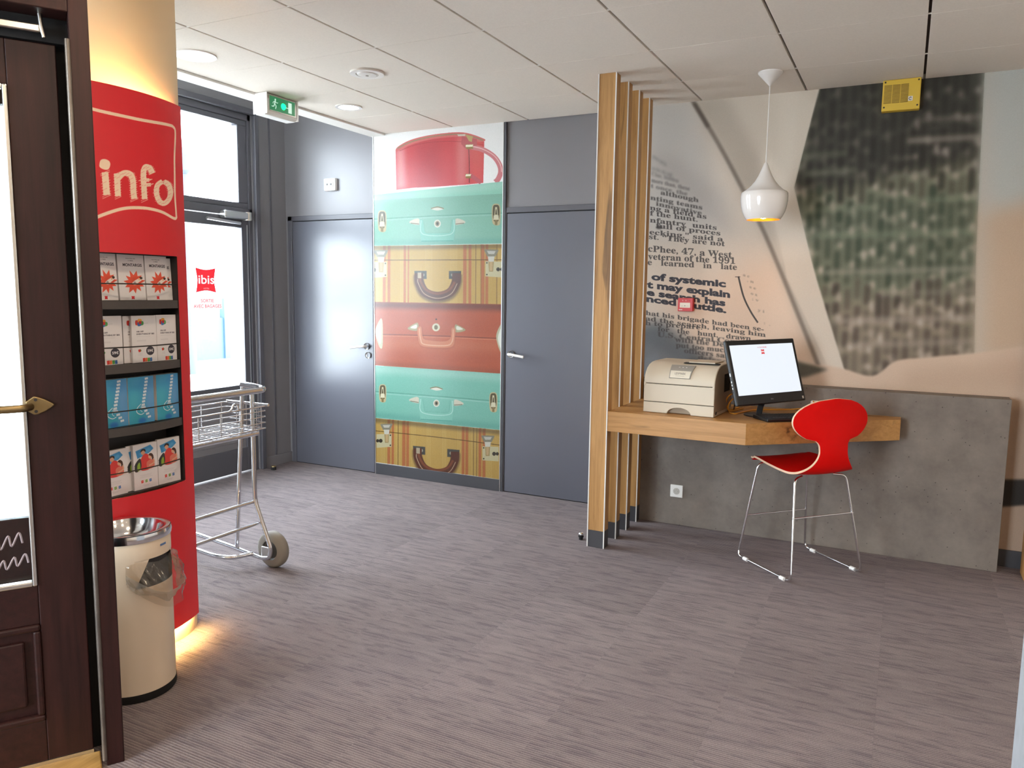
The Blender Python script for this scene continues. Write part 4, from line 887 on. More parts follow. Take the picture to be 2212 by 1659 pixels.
# warm light strips in the gap behind the sheet
for z, nm in ((2.130, 'upper_light_strip'), (.082, 'lower_light_strip')):
    L_ = MB()
    for i in range(20):
        t0, t1 = A0*.92+(A1-A0)*.92*i/20, A0*.92+(A1-A0)*.92*(i+1)/20; q = [pc(t0, R_RED-.012), pc(t1, R_RED-.012), pc(t1, R_RED-.020), pc(t0, R_RED-.020)]
        L_.prism(q[::-1], z, z+.006)
    L_.build(nm, M['led' if z > 1 else 'led_low'], ip)
# leaflets
PR = [printed('city_leaflet', brochure_city(), .45), printed('offer_leaflet', brochure_offer(), .45), printed('spine_booklet', brochure_back(), .4), printed('couple_leaflet', brochure_couple(), .45)]
def leaflet(y0, y1, z0, h, x, t, pm, lab, nm, grp, tilt=.0):
    w = y1-y0
    b = MB().box((0, 0, 0), (t, w, h), 1); b.card((t+.0003, 0, 0), (0, w, 0), (0, 0, h), 0)
    b.xf(Matrix.Rotation(-tilt, 4, 'Y')); b.xf(Matrix.Translation((x-t-.008, y0, z0)))
    tag(b.build(nm, [pm, M['paper']]), lab, 'leaflet', grp)
g1, g2, g3, g4 = 'city leaflets in the top rack', 'offer leaflets in the second rack', 'spine booklets in the third rack', 'couple leaflets in the bottom rack'
K = .985
def yy(v): return v*K
leaflet(1.812, yy(1.938), 1.4085, .170, -2.600, .010, PR[0], 'leftmost white MONTARGIS leaflet in the top rack, cut off by the dark door', 'city_leaflet', g1, .05)
leaflet(yy(1.945), yy(2.058), 1.4085, .170, -2.600, .010, PR[0], 'middle white MONTARGIS leaflet with orange star in the top rack', 'city_leaflet', g1, .05)
leaflet(2.030, 2.128, 1.4085, .170, -2.597, .008, PR[0], 'white MONTARGIS leaflet in the top rack, overlapping the one at its right', 'city_leaflet', g1, .05)
leaflet(2.055, 2.156, 1.4085, .164, -2.609, .008, PR[0], 'half hidden white MONTARGIS leaflet at the right end of the top rack', 'city_leaflet', g1, .05)
leaflet(1.805, yy(1.946), 1.171, .180, -2.600, .012, PR[1], 'leftmost offer leaflet in the second rack, beside the dark door frame', 'offer_leaflet', g2)
leaflet(yy(1.984), yy(2.094), 1.171, .179, -2.596, .010, PR[1], 'front offer leaflet of the middle pile in the second rack', 'offer_leaflet', g2)
leaflet(yy(1.958), yy(2.066), 1.171, .178, -2.610, .006, PR[1], 'offer leaflet peeking out behind the middle pile of the second rack', 'offer_leaflet', g2)
leaflet(yy(2.097), 2.156, 1.171, .180, -2.598, .012, PR[1], 'offer leaflet at the right end of the second rack', 'offer_leaflet', g2)
leaflet(1.805, yy(1.954), .936, .180, -2.598, .030, PR[2], 'leftmost blue spine booklet in the third rack, beside the dark door frame', 'spine_booklet', g3)
leaflet(yy(1.958), yy(2.072), .936, .180, -2.598, .030, PR[2], 'middle blue spine booklet in the third rack', 'spine_booklet', g3)
leaflet(yy(2.085), 2.156, .936, .180, -2.598, .034, PR[2], 'blue spine booklet at the right end of the third rack', 'spine_booklet', g3)
leaflet(1.808, yy(1.940), .676, .174, -2.600, .014, PR[3], 'leftmost couple leaflet in the bottom rack, beside the dark door frame', 'couple_leaflet', g4)
leaflet(yy(1.966), yy(2.074), .676, .178, -2.596, .012, PR[3], 'front couple leaflet of the middle pile in the bottom rack', 'couple_leaflet', g4)
leaflet(yy(1.948), yy(2.05), .676, .176, -2.612, .006, PR[3], 'couple leaflet peeking out behind the middle pile of the bottom rack', 'couple_leaflet', g4)
leaflet(yy(2.078), yy(2.184), .676, .182, -2.598, .012, PR[3], 'couple leaflet at the right end of the bottom rack', 'couple_leaflet', g4)
# ------------------------------------------------------------------ mahogany entrance door, open, and its jamb
P0 = np.array([-2.177, 1.435]); DD = np.array([.536, .844]); NN = np.array([.844, -.536])
LM = Matrix(((DD[0], NN[0], 0, P0[0]), (DD[1], NN[1], 0, P0[1]), (0, 0, 1, 0), (0, 0, 0, 1)))     # s along the leaf, n towards the room, z
def lbx(mb, s0, s1, n0, n1, z0, z1, mt=0):          # leaf-aligned box; (s, n, z) is left-handed, so flip
    V = [(s0, n0, z0), (s1, n0, z0), (s1, n1, z0), (s0, n1, z0), (s0, n0, z1), (s1, n0, z1), (s1, n1, z1), (s0, n1, z1)]
    F = [(0, 3, 2, 1), (4, 5, 6, 7), (0, 1, 5, 4), (1, 2, 6, 5), (2, 3, 7, 6), (3, 0, 4, 7)]
    return mb.add([tuple(LM @ Vector(v)) for v in V], [f[::-1] for f in F], mt)
def lpt(s, n, z): return tuple(LM @ Vector((s, n, z)))
B = lambda *a: lbx(MB(), *a)
d4 = struct(B(-.88, -.755, -.04, 0, .02, 2.13).build('door_4', M['mahog'], bevel=.003), 'dark mahogany entrance door standing open at the left edge')
B(-.122, 0, -.04, 0, .02, 2.13).build('stile', M['mahog'], d4, bevel=.003)
B(-.755, -.122, -.04, 0, 2.007, 2.13).build('top_rail', M['mahogx'], d4, bevel=.003); B(-.755, -.122, -.04, 0, .455, .575).build('lock_rail', M['mahogx'], d4, bevel=.003); B(-.755, -.122, -.04, 0, .02, .15).build('bottom_rail', M['mahogx'], d4, bevel=.003)
B(-.755, -.122, -.03, -.022, .575, 2.007).build('pane', M['glass'], d4)
g = MB(); lbx(g, -.134, -.122, -.02, .006, .575, 2.007); lbx(g, -.755, -.134, -.02, .006, .575, .589); lbx(g, -.755, -.134, -.02, .006, 1.995, 2.007); lbx(g, -.755, -.743, -.02, .006, .589, 1.995); g.build('glazing_bead', M['alu'], d4, bevel=.003)
pn = B(-.755, -.122, -.034, -.016, .15, .455).build('raised_panel', M['mahogx'], d4)
B(-.70, -.165, -.016, -.004, .20, .405).build('panel_field', M['mahogx'], pn, bevel=.012)
mo = MB()
lbx(mo, -.755, -.122, -.016, .006, .435, .455); lbx(mo, -.755, -.122, -.016, .006, .15, .170); lbx(mo, -.142, -.122, -.016, .006, .17, .435); mo.build('panel_moulding', M['mahogx'], pn, bevel=.006)
hd = MB().tube([lpt(-.70, .055, 1.113), lpt(-.155, .055, 1.113), lpt(-.128, .050, 1.113), lpt(-.112, .02, 1.113)], .011, 14, .02).build('pull_bar', M['brass'], d4, 60)
lea = [(-.124, 1.101), (-.112, 1.093), (-.104, 1.087), (-.094, 1.088), (-.075, 1.096), (-.060, 1.106), (-.051, 1.114), (-.062, 1.122), (-.078, 1.132), (-.094, 1.139), (-.104, 1.141), (-.112, 1.135), (-.124, 1.126)]
lm = MB(); lm.add([lpt(a, .002, b) for a, b in lea]+[lpt(a, .010, b) for a, b in lea], [tuple(range(13)), tuple(range(13, 26))[::-1]]+[(i, 13+i, 13+(i+1) % 13, (i+1) % 13) for i in range(13)]); lm.build('leaf_plate', M['brass'], hd, bevel=.003)
for a, b in ((-.099, 1.131), (-.099, 1.097)): MB().tube([lpt(a, .009, b), lpt(a, .012, b)], .0045, 10).build('screw', M['rackblack'], hd)
cz = B(-.75, -.035, .02, .032, 2.150, 2.172).build('closer_arm', M['steel'], d4, bevel=.004); MB().tube([lpt(-.036, .028, 2.215), lpt(-.034, .028, 2.185), lpt(-.032, .03, 2.165), lpt(-.027, .03, 2.138)], .006, 8).build('closer_fork', M['steel'], cz, 60)
sc = MB()                                            # white script painted on the lower glass
for k, (s0, z0) in enumerate(((-.262, .680), (-.250, .618))):
    P_ = [(s0+.0135*i+(.006 if i % 2 else 0), z0+((.030 if k else .034) if i % 2 else 0)+.003*i) for i in range(9)]
    sc.tube([lpt(a, -.0215, b) for a, b in spl(P_, 6, False)], .0032, 6)
sc.build('script_lettering', M['script'], d4, 60)
B(-.88, 0, -.02, .001, .004, .02).build('door_sweep', M['alu'], d4)
jb = B(.031, .080, -.05, .086, 0, ZC).build('trim_6', M['mahog'], bevel=.003); struct(jb)
MB().tube([lpt(.027, .082, .02), lpt(.027, .082, 2.13)], .0075, 10).build('worn_edge_strip', M['worn'], jb, 60)
struct(B(-.02, .031, -.08, -.045, 0, 2.2).build('trim_7', M['rubber']))
struct(B(-.9, .031, -.06, .0, 2.135, 2.2).build('header_shade_strip', M['rubber']))  # black strip added where shade lies between leaf and header
struct(B(-.9, .031, -.05, .086, 2.20, ZC).build('trim_8', M['mahogx'], bevel=.003))
struct(B(-.95, .018, .0, .30, .0005, .010).build('floor_threshold', M['oaky'], bevel=.004))

# second leaf of the entrance, folded back behind the first: its dark bottom panel shows through the glass
d5 = struct(B(-.90, -.78, -.39, -.35, .02, 2.13).build('door_5', M['mahog'], bevel=.003), 'second mahogany entrance leaf folded back behind the open door glass')
B(-.14, -.02, -.39, -.35, .02, 2.13).build('stile', M['mahog'], d5, bevel=.003); B(-.78, -.14, -.385, -.355, .02, .692).build('bottom_panel', M['mahogx'], d5, bevel=.003); B(-.78, -.14, -.39, -.35, 2.02, 2.13).build('top_rail', M['mahogx'], d5, bevel=.003)
B(-.78, -.14, -.374, -.366, .692, 2.02).build('pane', M['glass'], d5)
# ------------------------------------------------------------------ litter bin
BC = (-2.434, 1.778, 0); BR = .138
bn = empty('litter_bin', BC, 'beige cylindrical litter bin with chrome ashtray top beside the dark door frame', 'bin')
am = .24                             # the mouth looks this way
MW, MZ = 1.56, (.415, .515)
nseg = 72
b = MB()
def shell(r, z0, z1, a0, a1, n):
    b.lathe([(r, z0), (r, z1)], BC, n, a0=a0, a1=a1)
b.lathe([(0, .03), (BR, .03), (BR, MZ[0])], BC, nseg); b.lathe([(BR, MZ[1]), (BR, .575), (BR-.006, .583)], BC, nseg); b.lathe([(BR, MZ[0]), (BR, MZ[1])], BC, nseg, a0=am+MW/2, a1=am+2*PI-MW/2)
b.build('body', M['sand'], bn, 40)
for sg in (-1, 1):                                   # sloping cheeks that round the mouth off
    q = MB(); ae = am+sg*MW/2
    for i in range(8):
        t0, t1 = i/8, (i+1)/8
        pass
        z0, z1 = MZ[0]+(MZ[1]-MZ[0])*t0, MZ[0]+(MZ[1]-MZ[0])*t1
        V = [(BC[0]+BR*math.cos(a), BC[1]+BR*math.sin(a), z) for a, z in ((ae, z0), (ae-sg*.36*t0, z0), (ae-sg*.36*t1, z1), (ae, z1))]
        q.add(V, [(0, 1, 2, 3), (3, 2, 1, 0)])
    q.build('mouth_cheek', M['sand'], bn, 40)
MB().lathe([(0, .0), (BR-.002, .0), (BR+.002, .006), (BR+.002, .03), (0, .03)], BC, 64).build('base_ring', M['rubber'], bn, 40)
MB().lathe([(BR-.012, .575), (BR+.003, .577), (BR+.005, .592), (BR+.002, .604), (BR-.008, .607), (BR-.022, .603), (BR-.028, .590), (BR-.036, .560), (BR-.05, .548), (0, .546)], BC, 72).build('ashtray_rim', M['chrome'], bn, 35)
MB().lathe([(0, .08), (BR-.012, .08), (BR-.012, .56)], BC, 48).build('liner_bucket', M['rackblack'], bn, 40)
cy = MB(); cy.grid(lambda u, v: (BC[0]+(BR+.0012)*math.cos(am+.02+.22*(u-.5)), BC[1]+(BR+.0012)*math.sin(am+.02+.22*(u-.5)), .548+.008*v), 6, 1); cy.build('maker_label', mat('blue_label', '#5a78a8', .5), bn)
rgb = random.Random(8)
def bag(u, v):                                       # clear bag turned out over the mouth
    a = am+MW*1.25*(u-.5); d = math.sin(PI*u)
    r = BR+.004+ (.050*d*math.sin(PI*min(v*1.15, 1)*.62)+.005*math.sin(17*u+5*v)+.004*math.sin(41*u-9*v)+.003*math.sin(67*u+21*v))*(1 if v > .02 else 0)
    z = MZ[1]-.01-.165*v*(.45+.55*d)+.006*math.sin(11*u)
    return (BC[0]+r*math.cos(a), BC[1]+r*math.sin(a), z)
def hem(u, v):
    a = am+MW*1.25*(u-.5); d = math.sin(PI*u)
    r = BR+.006+.03*d*(1-v)+.022*d*(1+.5*math.sin(5*u))+.004*math.sin(23*u+6*v)+.003*math.sin(57*u-11*v); z = MZ[0]+.040-.055*d+.02*(1-d)-.050*v*(.5+.5*math.sin(9*u+.6)**2)+.005*math.sin(15*u)
    return (BC[0]+r*math.cos(a), BC[1]+r*math.sin(a), z)
gb = MB(); gb.grid(bag, 30, 12); gb.build('bag', M['film'], bn, 60)
gh = MB(); gh.grid(hem, 30, 5); gh.build('bag_hem', M['hem'], bn, 60)
# ------------------------------------------------------------------ luggage trolley
tr = empty('luggage_trolley', (-3.0, 2.6, 0), 'chrome tube luggage trolley with wire basket behind the red column panel', 'trolley')
yf, yn = 2.90, 2.30
z_ = M['zinc']
for y in (yf, yn):
    MB().tube([(-2.962, y, .955), (-2.960, y, .355), (-2.895, y, .205), (-2.856, y, .118), (-2.866, y, .066), (-2.925, y, .055), (-3.11, y, .080), (-3.40, y, .110), (-3.62, y, .115)], .0115, 12, .03).build('side_rail', z_, tr, 60)
    MB().tube([(-3.026, y, .962), (-3.10, y, .082)], .0105, 12).build('brace_leg', z_, tr, 60)
MB().tube([(-3.03, yn, .966), (-2.95, yn, .962), (-2.868, yn, .952), (-2.868, (yf+yn)/2, .952), (-2.868, yf, .952), (-2.95, yf, .962), (-3.03, yf, .966)], .0165, 14, .05).build('handle', z_, tr, 60)
for x, z, r in ((-2.962, .356, .0095), (-2.938, .243, .0085), (-3.6, .115, .0095)): MB().tube([(x, yn, z), (x, yf, z)], r, 10).build('cross_bar', z_, tr, 60)
MB().tube([(-2.985, yf, .070), (-3.03, yf-.10, .068), (-3.12, yf-.13, .072), (-3.56, yf-.13, .112), (-3.56, yn+.13, .112), (-3.12, yn+.13, .072), (-3.03, yn+.10, .068), (-2.985, yn, .070)], .0115, 12, .05).build('platform_hoop', z_, tr, 60)
MB().tube([(-2.90, yn, .728), (-2.90, yf-.03, .728)], .0125, 12).build('basket_bar', z_, tr, 60)
wi = MB(); X0, X1, Y0, Y1, ZL, ZH = -3.15, -2.872, yn+.03, yf+.005, .752, .866
for z, r in ((ZH, .0042), (.842, .0026), (.812, .0026), (.782, .0026), (ZL, .003)): wi.tube([(X0, Y0, z), (X1, Y0, z), (X1, Y1, z), (X0, Y1, z)], r, 6, .012, closed=True)
for x in (X0, X1):
    for k in range(5): y = Y1-.035-.13*k; wi.tube([(x, y, ZH), (x, y, ZL)], .0028, 6)
for y in (Y0, Y1):
    for x in (X0+.07, X0+.14, X0+.21): wi.tube([(x, y, ZH), (x, y, ZL)], .0024, 6)
for k in range(9): x = X0+.031*(k+.5); wi.tube([(x, Y0, ZL), (x, Y1, ZL)], .0019, 6)
for k in range(5): y = Y1-.07-.125*k; wi.tube([(X0, y, ZL-.004), (X1, y, ZL-.004)], .003, 6)
wi.tube([(X1, 2.66, ZH), (X1, 2.675, ZH+.005), (X1+.004, 2.688, ZH+.034), (X1+.004, 2.712, ZH+.034), (X1, 2.724, ZH+.004), (X1, 2.74, ZH)], .005, 8, .01)
bk = wi.build('basket', z_, tr, 60); bk['kind'] = 'stuff'
MB().tube([(X0, Y1+.004, ZH+.004), (X1+.012, Y1+.004, ZH+.004)], .0075, 10).build('basket_end_bar', z_, tr, 60)
for y0, y1 in ((yf+.016, yf+.074), (yn-.074, yn-.016)):
    w = MB().lathe([(.052, 0), (.082, .004), (.095, .014), (.097, .029), (.095, .044), (.082, .054), (.052, .058), (.050, .029), (.052, 0)], (-2.885, y0, .098), 40, 'y').build('wheel', M['greyrub'], tr, 50)
    MB().lathe([(0, .012), (.046, .010), (.052, .004), (.054, .054), (.046, .048), (0, .046)], (-2.885, y0, .098), 32, 'y').build('hub', M['hub'], w, 40)
    MB().lathe([(0, 0), (.014, .0), (.014, .09), (0, .09)], (-2.885, y0-.016, .098), 16, 'y').build('axle', M['steel'], w, 40)
    MB().box((-2.925, min(y0-.018, y0+.058), .058), (-2.865, min(y0-.018, y0+.058)+.008, .12)).build('axle_plate', M['steel'], w, bevel=.006) if y0 > 2.6 else None
# ------------------------------------------------------------------ red chair
CO = np.array([-.4245, 4.324]); CF = np.array([-.729, .684]); CR = np.array([.684, .729])
def cp(f, r, z): return (CO[0]+f*CF[0]+r*CR[0], CO[1]+f*CF[1]+r*CR[1], z)
ch = empty('red_chair', (CO[0], CO[1], 0), 'red plywood shell chair on thin chrome sled legs in front of the desk', 'chair')
# centre line (forward, height) and half width of the shell, from the front edge to the top of the back
prof = np.array([(.245, .545), (.225, .562), (.15, .566), (.05, .556), (-.05, .546), (-.115, .543), (-.160, .555), (-.188, .585), (-.203, .63), (-.208, .68), (-.205, .73), (-.198, .80), (-.196, .87), (-.203, .945)])
hw = np.array([.150, .172, .190, .200, .200, .192, .168, .128, .097, .088, .108, .228, .222, .030])
PP = spl(prof, 5, False); tt = np.linspace(0, len(prof)-1, len(PP)); 
WW = spl(np.stack([np.arange(len(hw)), hw], 1), 5, False)[:, 1]
# round the head of the back as an ellipse
zc_, rz = .828, .117
for i, p in enumerate(PP):
    if i > len(PP)*.6 and p[1] > .742:
        t = min(abs((p[1]-zc_)/rz), 1); WW[i] = max(.238*math.sqrt(max(0, 1-t*t)), .012 if p[1] > zc_ else .10)
Tn = np.gradient(PP, axis=0); Tn /= np.linalg.norm(Tn, axis=1)[:, None]; Nn = np.stack([-Tn[:, 1], Tn[:, 0]], 1)   # towards the sitter's side after sign fix
if Nn[10][1] < 0: Nn = -Nn
nu, nv = 20, len(PP)-1; TH = .011
def shell_pt(i, u, side):
    k = 2*u-1; w = WW[i]; f, z = PP[i]; back = min(max((z-.58)/.15, 0), 1); seat = 1-back
    cur = .028*back*k*k*(w/.23)+.0; dip = .012*seat*k*k*(1 if f < .2 else .4)
    n = Nn[i]; o = side*TH/2
    return cp(f+n[0]*o+cur*(1), k*w, z+n[1]*o+dip)
top = [[shell_pt(i, u/nu, 1) for u in range(nu+1)] for i in range(nv+1)]; bot = [[shell_pt(i, u/nu, -1) for u in range(nu+1)] for i in range(nv+1)]
def sheet(G, flip):
    m = MB(); V = [p for r in G for p in r]; F = []
    for i in range(nv):
        for u in range(nu):
            a = i*(nu+1)+u; q = (a, a+1, a+nu+2, a+nu+1); F.append(q[::-1] if flip else q)
    return m.add(V, F)
sh = MB(); s1_, s2_ = sheet(top, False), sheet(bot, True); sh.add(s1_.v, s1_.f); sh.add(s2_.v, s2_.f)
sh.build('seat_shell', M['red'], ch, 50)
rim = [(i, 0) for i in range(nv+1)]+[(nv, u) for u in range(1, nu+1)]+[(i, nu) for i in range(nv-1, -1, -1)]+[(0, u) for u in range(nu-1, 0, -1)]
ed = MB(); V = [top[i][u] for i, u in rim]+[bot[i][u] for i, u in rim]; n = len(rim)
ed.add(V, [(k, (k+1) % n, n+(k+1) % n, n+k) for k in range(n)]).build('plywood_edge', M['ply'], ch, 60)
for sg in (-1, 1):
    MB().tube([cp(.14, sg*.10, .548), cp(.168, sg*.165, .545), cp(.224, sg*.232, .012), cp(-.212, sg*.228, .012), cp(-.125, sg*.165, .522), cp(-.10, sg*.10, .527)], .0062, 12, .04).build('sled_leg', M['chrome'], ch, 60)
    for f in (.155, -.148):
        MB().tube([cp(f-.016, sg*.230, .0105), cp(f+.016, sg*.230, .0105)], .0105, 10).build('glide', M['white_pl'], ch, 60)
for f, z, r in ((.199, .245, .205), (-.160, .325, .195)): MB().tube([cp(f, -r, z), cp(f, r, z)], .0045, 10).build('cross_bar', M['chrome'], ch, 60)
# ------------------------------------------------------------------ printer
pr = empty('printer', (-1.08, 4.33, DZ), 'beige laser printer with silver control panel on the oak desk', 'printer')
ux = np.array([.99845, -.0556]); uy = np.array([.0556, .99845]); o_ = np.array([-1.276, 4.165])
PM = Matrix(((ux[0], uy[0], 0, o_[0]), (ux[1], uy[1], 0, o_[1]), (0, 0, 1, DZ), (0, 0, 0, 1)))
PW, PD = .397, .36
def pbx(a, b, nm, mt, par=pr, bev=.003): return MB().box(a, b).xf(PM).build(nm, mt, par, bevel=bev)
arc = [(.205+.067*math.cos(t), .036*math.sin(t)) for t in np.linspace(PI, 0, 12)]
tray = MB().prism([(0, .002)]+[(.125, .002)]+[(x, .002+z) for x, z in arc]+[(.285, .002), (PW, .002), (PW, .060), (0, .060)], 0, PD, 'y').xf(PM).build('paper_tray', M['beige'], pr, bevel=.002)
pbx((.13, .03, .003), (.28, .05, .045), 'tray_recess', M['beige_shade'], tray, 0)  # shade of the recess put into the darker plastic
pbx((.003, .004, .060), (PW-.003, PD, .063), 'seam', M['gap'], pr, 0)
pbx((0, 0, .063), (PW, PD, .162), 'front_cover', M['beige'])
pbx((.003, .004, .162), (PW-.003, PD, .165), 'seam', M['gap'], pr, 0)
cv = [(0, .165), (0, .185), (.006, .205), (.020, .226), (.042, .247), (.075, .264), (.115, .274), (.16, .278), (PD, .279), (PD, .165)]
lid = MB().prism([(y, z) for y, z in cv][::-1], 0, PW, 'x').xf(PM).build('lid', M['beige'], pr, 50, bevel=.004)
sp_ = MB().prism([(y, z-.004) if z > .166 else (y, .02) for y, z in cv][::-1], PW, PW+.0015, 'x').xf(PM); sp_.build('side_panel', M['beige_shade'], pr, bevel=.001)  # shade on the right side put into a darker copy of the plastic
for k in range(9): pbx((PW+.001, .19+.014*k, .12), (PW+.003, .197+.014*k, .22), 'vent_slot', M['gap'], pr, 0)
pbx((PW-.004, .03, .012), (PW+.003, .055, .028), 'tray_catch', M['rackblack'], pr, .002)
pl = MB(); 
def onlid(u, v, off):                                # control panel follows the curve of the lid
    y = .004+.072*v; yyv = [p[0] for p in cv[1:9]]; zz = [p[1] for p in cv[1:9]]; z = np.interp(y, yyv, zz)
    return (.134+.136*u+.018*(.5-u)*(1-v), y-off*.7, z+off*.7)
pl.grid(lambda u, v: onlid(u, v, .006), 10, 10); pl.grid(lambda u, v: onlid(1-u, v, .001), 10, 10)
for e_ in (0, 1): pl.grid(lambda u, v: onlid(e_, u, .001+.005*(v if e_ else 1-v)), 10, 1); pl.grid(lambda u, v: onlid(u, e_, .001+.005*(1-v if e_ else v)), 10, 1)
cpn = pl.xf(PM).build('control_panel', M['ctrl'], pr, 40)
def label_canvas():
    c = Canvas(220, 60, '#d8d0bf'); c.text('LEXMARK', (50, 38), (170, 38), 20, '#4a463f', .0); c.line([(60, 48), (160, 48)], 1.5, '#8f877a'); return c
lb = MB(); lb.grid(lambda u, v: onlid(.04+.92*u, .0+.36*v, .0068), 8, 4, uv=True); lb.xf(PM).build('name_plate', printed('printer_name', label_canvas(), .4), cpn, 40)
for k in range(3): MB().lathe([(0, 0), (.004, 0), (.004, .002), (0, .002)], tuple(PM @ Vector((.185+.02*k, .050, .2572))), 10).build('button', M['white_pl'], cpn)
pbx((.190, .105, .2765), (.385, .150, .2800), 'output_slot', M['gap'], pr, 0); pbx((.215, .118, .279), (.362, .30, .2865), 'output_tray_flap', M['beige'], pr, .002)
for x in (-.0005, PW-.012): pbx((x, -.002, .150), (x+.0125, .02, .172), 'hinge_tab', M['beige'], pr, .003)
# ------------------------------------------------------------------ computer
q4 = [np.array(p) for p in ((-.865, 4.3, 1.21), (-.565, 4.741, 1.216), (-.473, 4.677, .863), (-.772, 4.235, .857))]
e0 = np.array([0, 0, EYE]); q4 = [e0+(p-e0)*.968 for p in q4]
cx_ = sum(q4)/4; ax = (q4[1]-q4[0])+(q4[2]-q4[3]); ax /= np.linalg.norm(ax); az = (q4[0]-q4[3])+(q4[1]-q4[2]); az -= ax*(az@ax); az /= np.linalg.norm(az); an = np.cross(ax, az)   # an: towards the viewer
CM = Matrix(((ax[0], az[0], an[0], cx_[0]), (ax[1], az[1], an[1], cx_[1]), (ax[2], az[2], an[2], cx_[2]), (0, 0, 0, 1)))
HW_, HH_ = .2585, .1775
mn = empty('computer', (cx_[0]-.08, cx_[1]+.05, DZ), 'black all-in-one computer with white WEB CORNER screen tilted back on the desk', 'computer')
def mbx(a, b, nm, mt, par=mn, bev=.002): return MB().box(a, b).xf(CM).build(nm, mt, par, bevel=bev)
mbx((-HW_, -HH_, -.022), (HW_, HH_, 0), 'housing', M['black'], mn, .006)
MB().prism([(-HH_+.01, -.022), (-HH_+.03, -.055), (HH_-.05, -.055), (HH_-.01, -.022)][::-1], -HW_+.03, HW_-.03, 'x').xf(CM).build('back_shell', M['black'], mn, bevel=.006)
SW_, SH0, SH1 = .238, -.123, .150
scn = MB().card((-SW_, SH0, .0006), (2*SW_, 0, 0), (0, SH1-SH0, 0)).xf(CM).build('screen', printed('screen_picture', screen_canvas(), .2, em=1.0), mn)
def dell():
    c = Canvas(80, 32, '#161618'); c.text('DELL', (8, 26), (72, 26), 20, '#b9bcc2', .0); return c
MB().card((-.012, -.158, .0008), (.026, 0, 0), (0, .0104, 0)).xf(CM).build('maker_mark', printed('maker_print', dell(), .3), mn)
MB().card((.232, -.166, .0008), (.012, 0, 0), (0, .014, 0)).xf(CM).build('power_button', M['panel'], mn)
for k, y in enumerate((-.01, -.045, -.062, -.08, -.1)): mbx((-HW_-.0006, y-.005, -.014), (-HW_+.001, y+(.012 if k == 0 else .004), -.009), 'port', M['steel'] if k < 4 else M['gap'], mn, 0)
bc = CM @ Vector((-.0, -HH_+.04, -.05))
nk = MB().tube([tuple(bc), (bc.x-.02, bc.y+.015, .86), (bc.x-.03, bc.y+.02, DZ+.006)], .022, 4).build('stand_neck', M['black'], mn, bevel=.003)
MB().lathe([(0, 0), (.085, 0), (.085, .006), (.07, .009), (0, .011)], (bc.x-.025, bc.y+.02, DZ), 32).build('stand_foot', M['black'], mn, 40)
# keyboard along the slanted edge of the desk
kd = np.array([.763, .647]); kn = np.array([-.647, .763]); ko = np.array([-.600, 4.145])
KM = Matrix(((kd[0], kn[0], 0, ko[0]), (kd[1], kn[1], 0, ko[1]), (0, 0, 1, DZ), (0, 0, 0, 1)))
kb = empty('keyboard', (ko[0]+.2, ko[1]+.2, DZ), 'black keyboard lying at the slanted desk edge below the screen', 'keyboard')
MB().prism([(0, 0), (0, .016), (.148, .021), (.148, 0)][::-1], 0, .44, 'x').xf(KM).build('case', M['black'], kb, bevel=.005)
key = mat('keycap_black', '#1d1d20', .45)
for r in range(6):
    x = .012
    widths = [.0165]*22 if r else [.02, .09, .02, .02, .0165]+[.0165]*8
    for w in widths:
        if x+w > .43: break
        y0 = .010+r*.0215
        MB().box((x, y0, .0155+y0*.034), (x+w, y0+.0175, .0195+y0*.034)).xf(KM).build('key', key, kb, bevel=.0012); x += w+.0025
# cables
def cable(pts, r, nm, mt, lab, grp=None):
    return tag(MB().tube(spl(pts, 6, False), r, 7).build(nm, mt, None, 60), lab, 'cable', grp)
z0 = DZ+.004
cable([(-.83, 4.60, z0), (-.845, 4.50, z0), (-.858, 4.43, .812), (-.868, 4.40, .845), (-.860, 4.39, .880), (-.842, 4.40, .902), (-.822, 4.43, .905), (-.80, 4.47, .90)], .0042, 'yellow_cable', M['orange'], 'yellow cable looping up between printer and computer', 'yellow network cables')
cable([(-.80, 4.56, z0), (-.835, 4.44, z0), (-.848, 4.38, .815), (-.846, 4.36, .845), (-.832, 4.37, .872), (-.815, 4.40, .885), (-.79, 4.45, .88)], .004, 'yellow_cable', M['orange'], 'inner yellow cable loop close to the left edge of the computer', 'yellow network cables')
cable([(-.855, 4.42, z0), (-.83, 4.35, z0), (-.80, 4.34, z0), (-.775, 4.42, z0), (-.72, 4.56, z0), (-.60, 4.64, z0), (-.49, 4.67, .815), (-.425, 4.655, .845), (-.43, 4.645, .865)], .0034, 'yellow_cable', M['orange'], 'long yellow cable lying on the desk under the computer', 'yellow network cables')
cable([(-.84, 4.50, z0), (-.825, 4.43, .835), (-.818, 4.42, .865), (-.80, 4.44, .88)], .0034, 'black_cable', M['black'], 'black cable among the yellow ones beside the printer')
MB().tube(spl([(-.30, 4.33, .817), (-.36, 4.46, .806), (-.43, 4.58, .803), (-.49, 4.66, .803), (-.56, 4.71, .803)], 6, False), .0022, 7).build('cord', M['black'], kb, 60)
tag(MB().box((-.445, 4.66, DZ+.035), (-.375, 4.70, DZ+.063)).build('network_plug', M['white_pl'], None, bevel=.003), 'white plug box with cables behind the lower right corner of the computer', 'adapter')
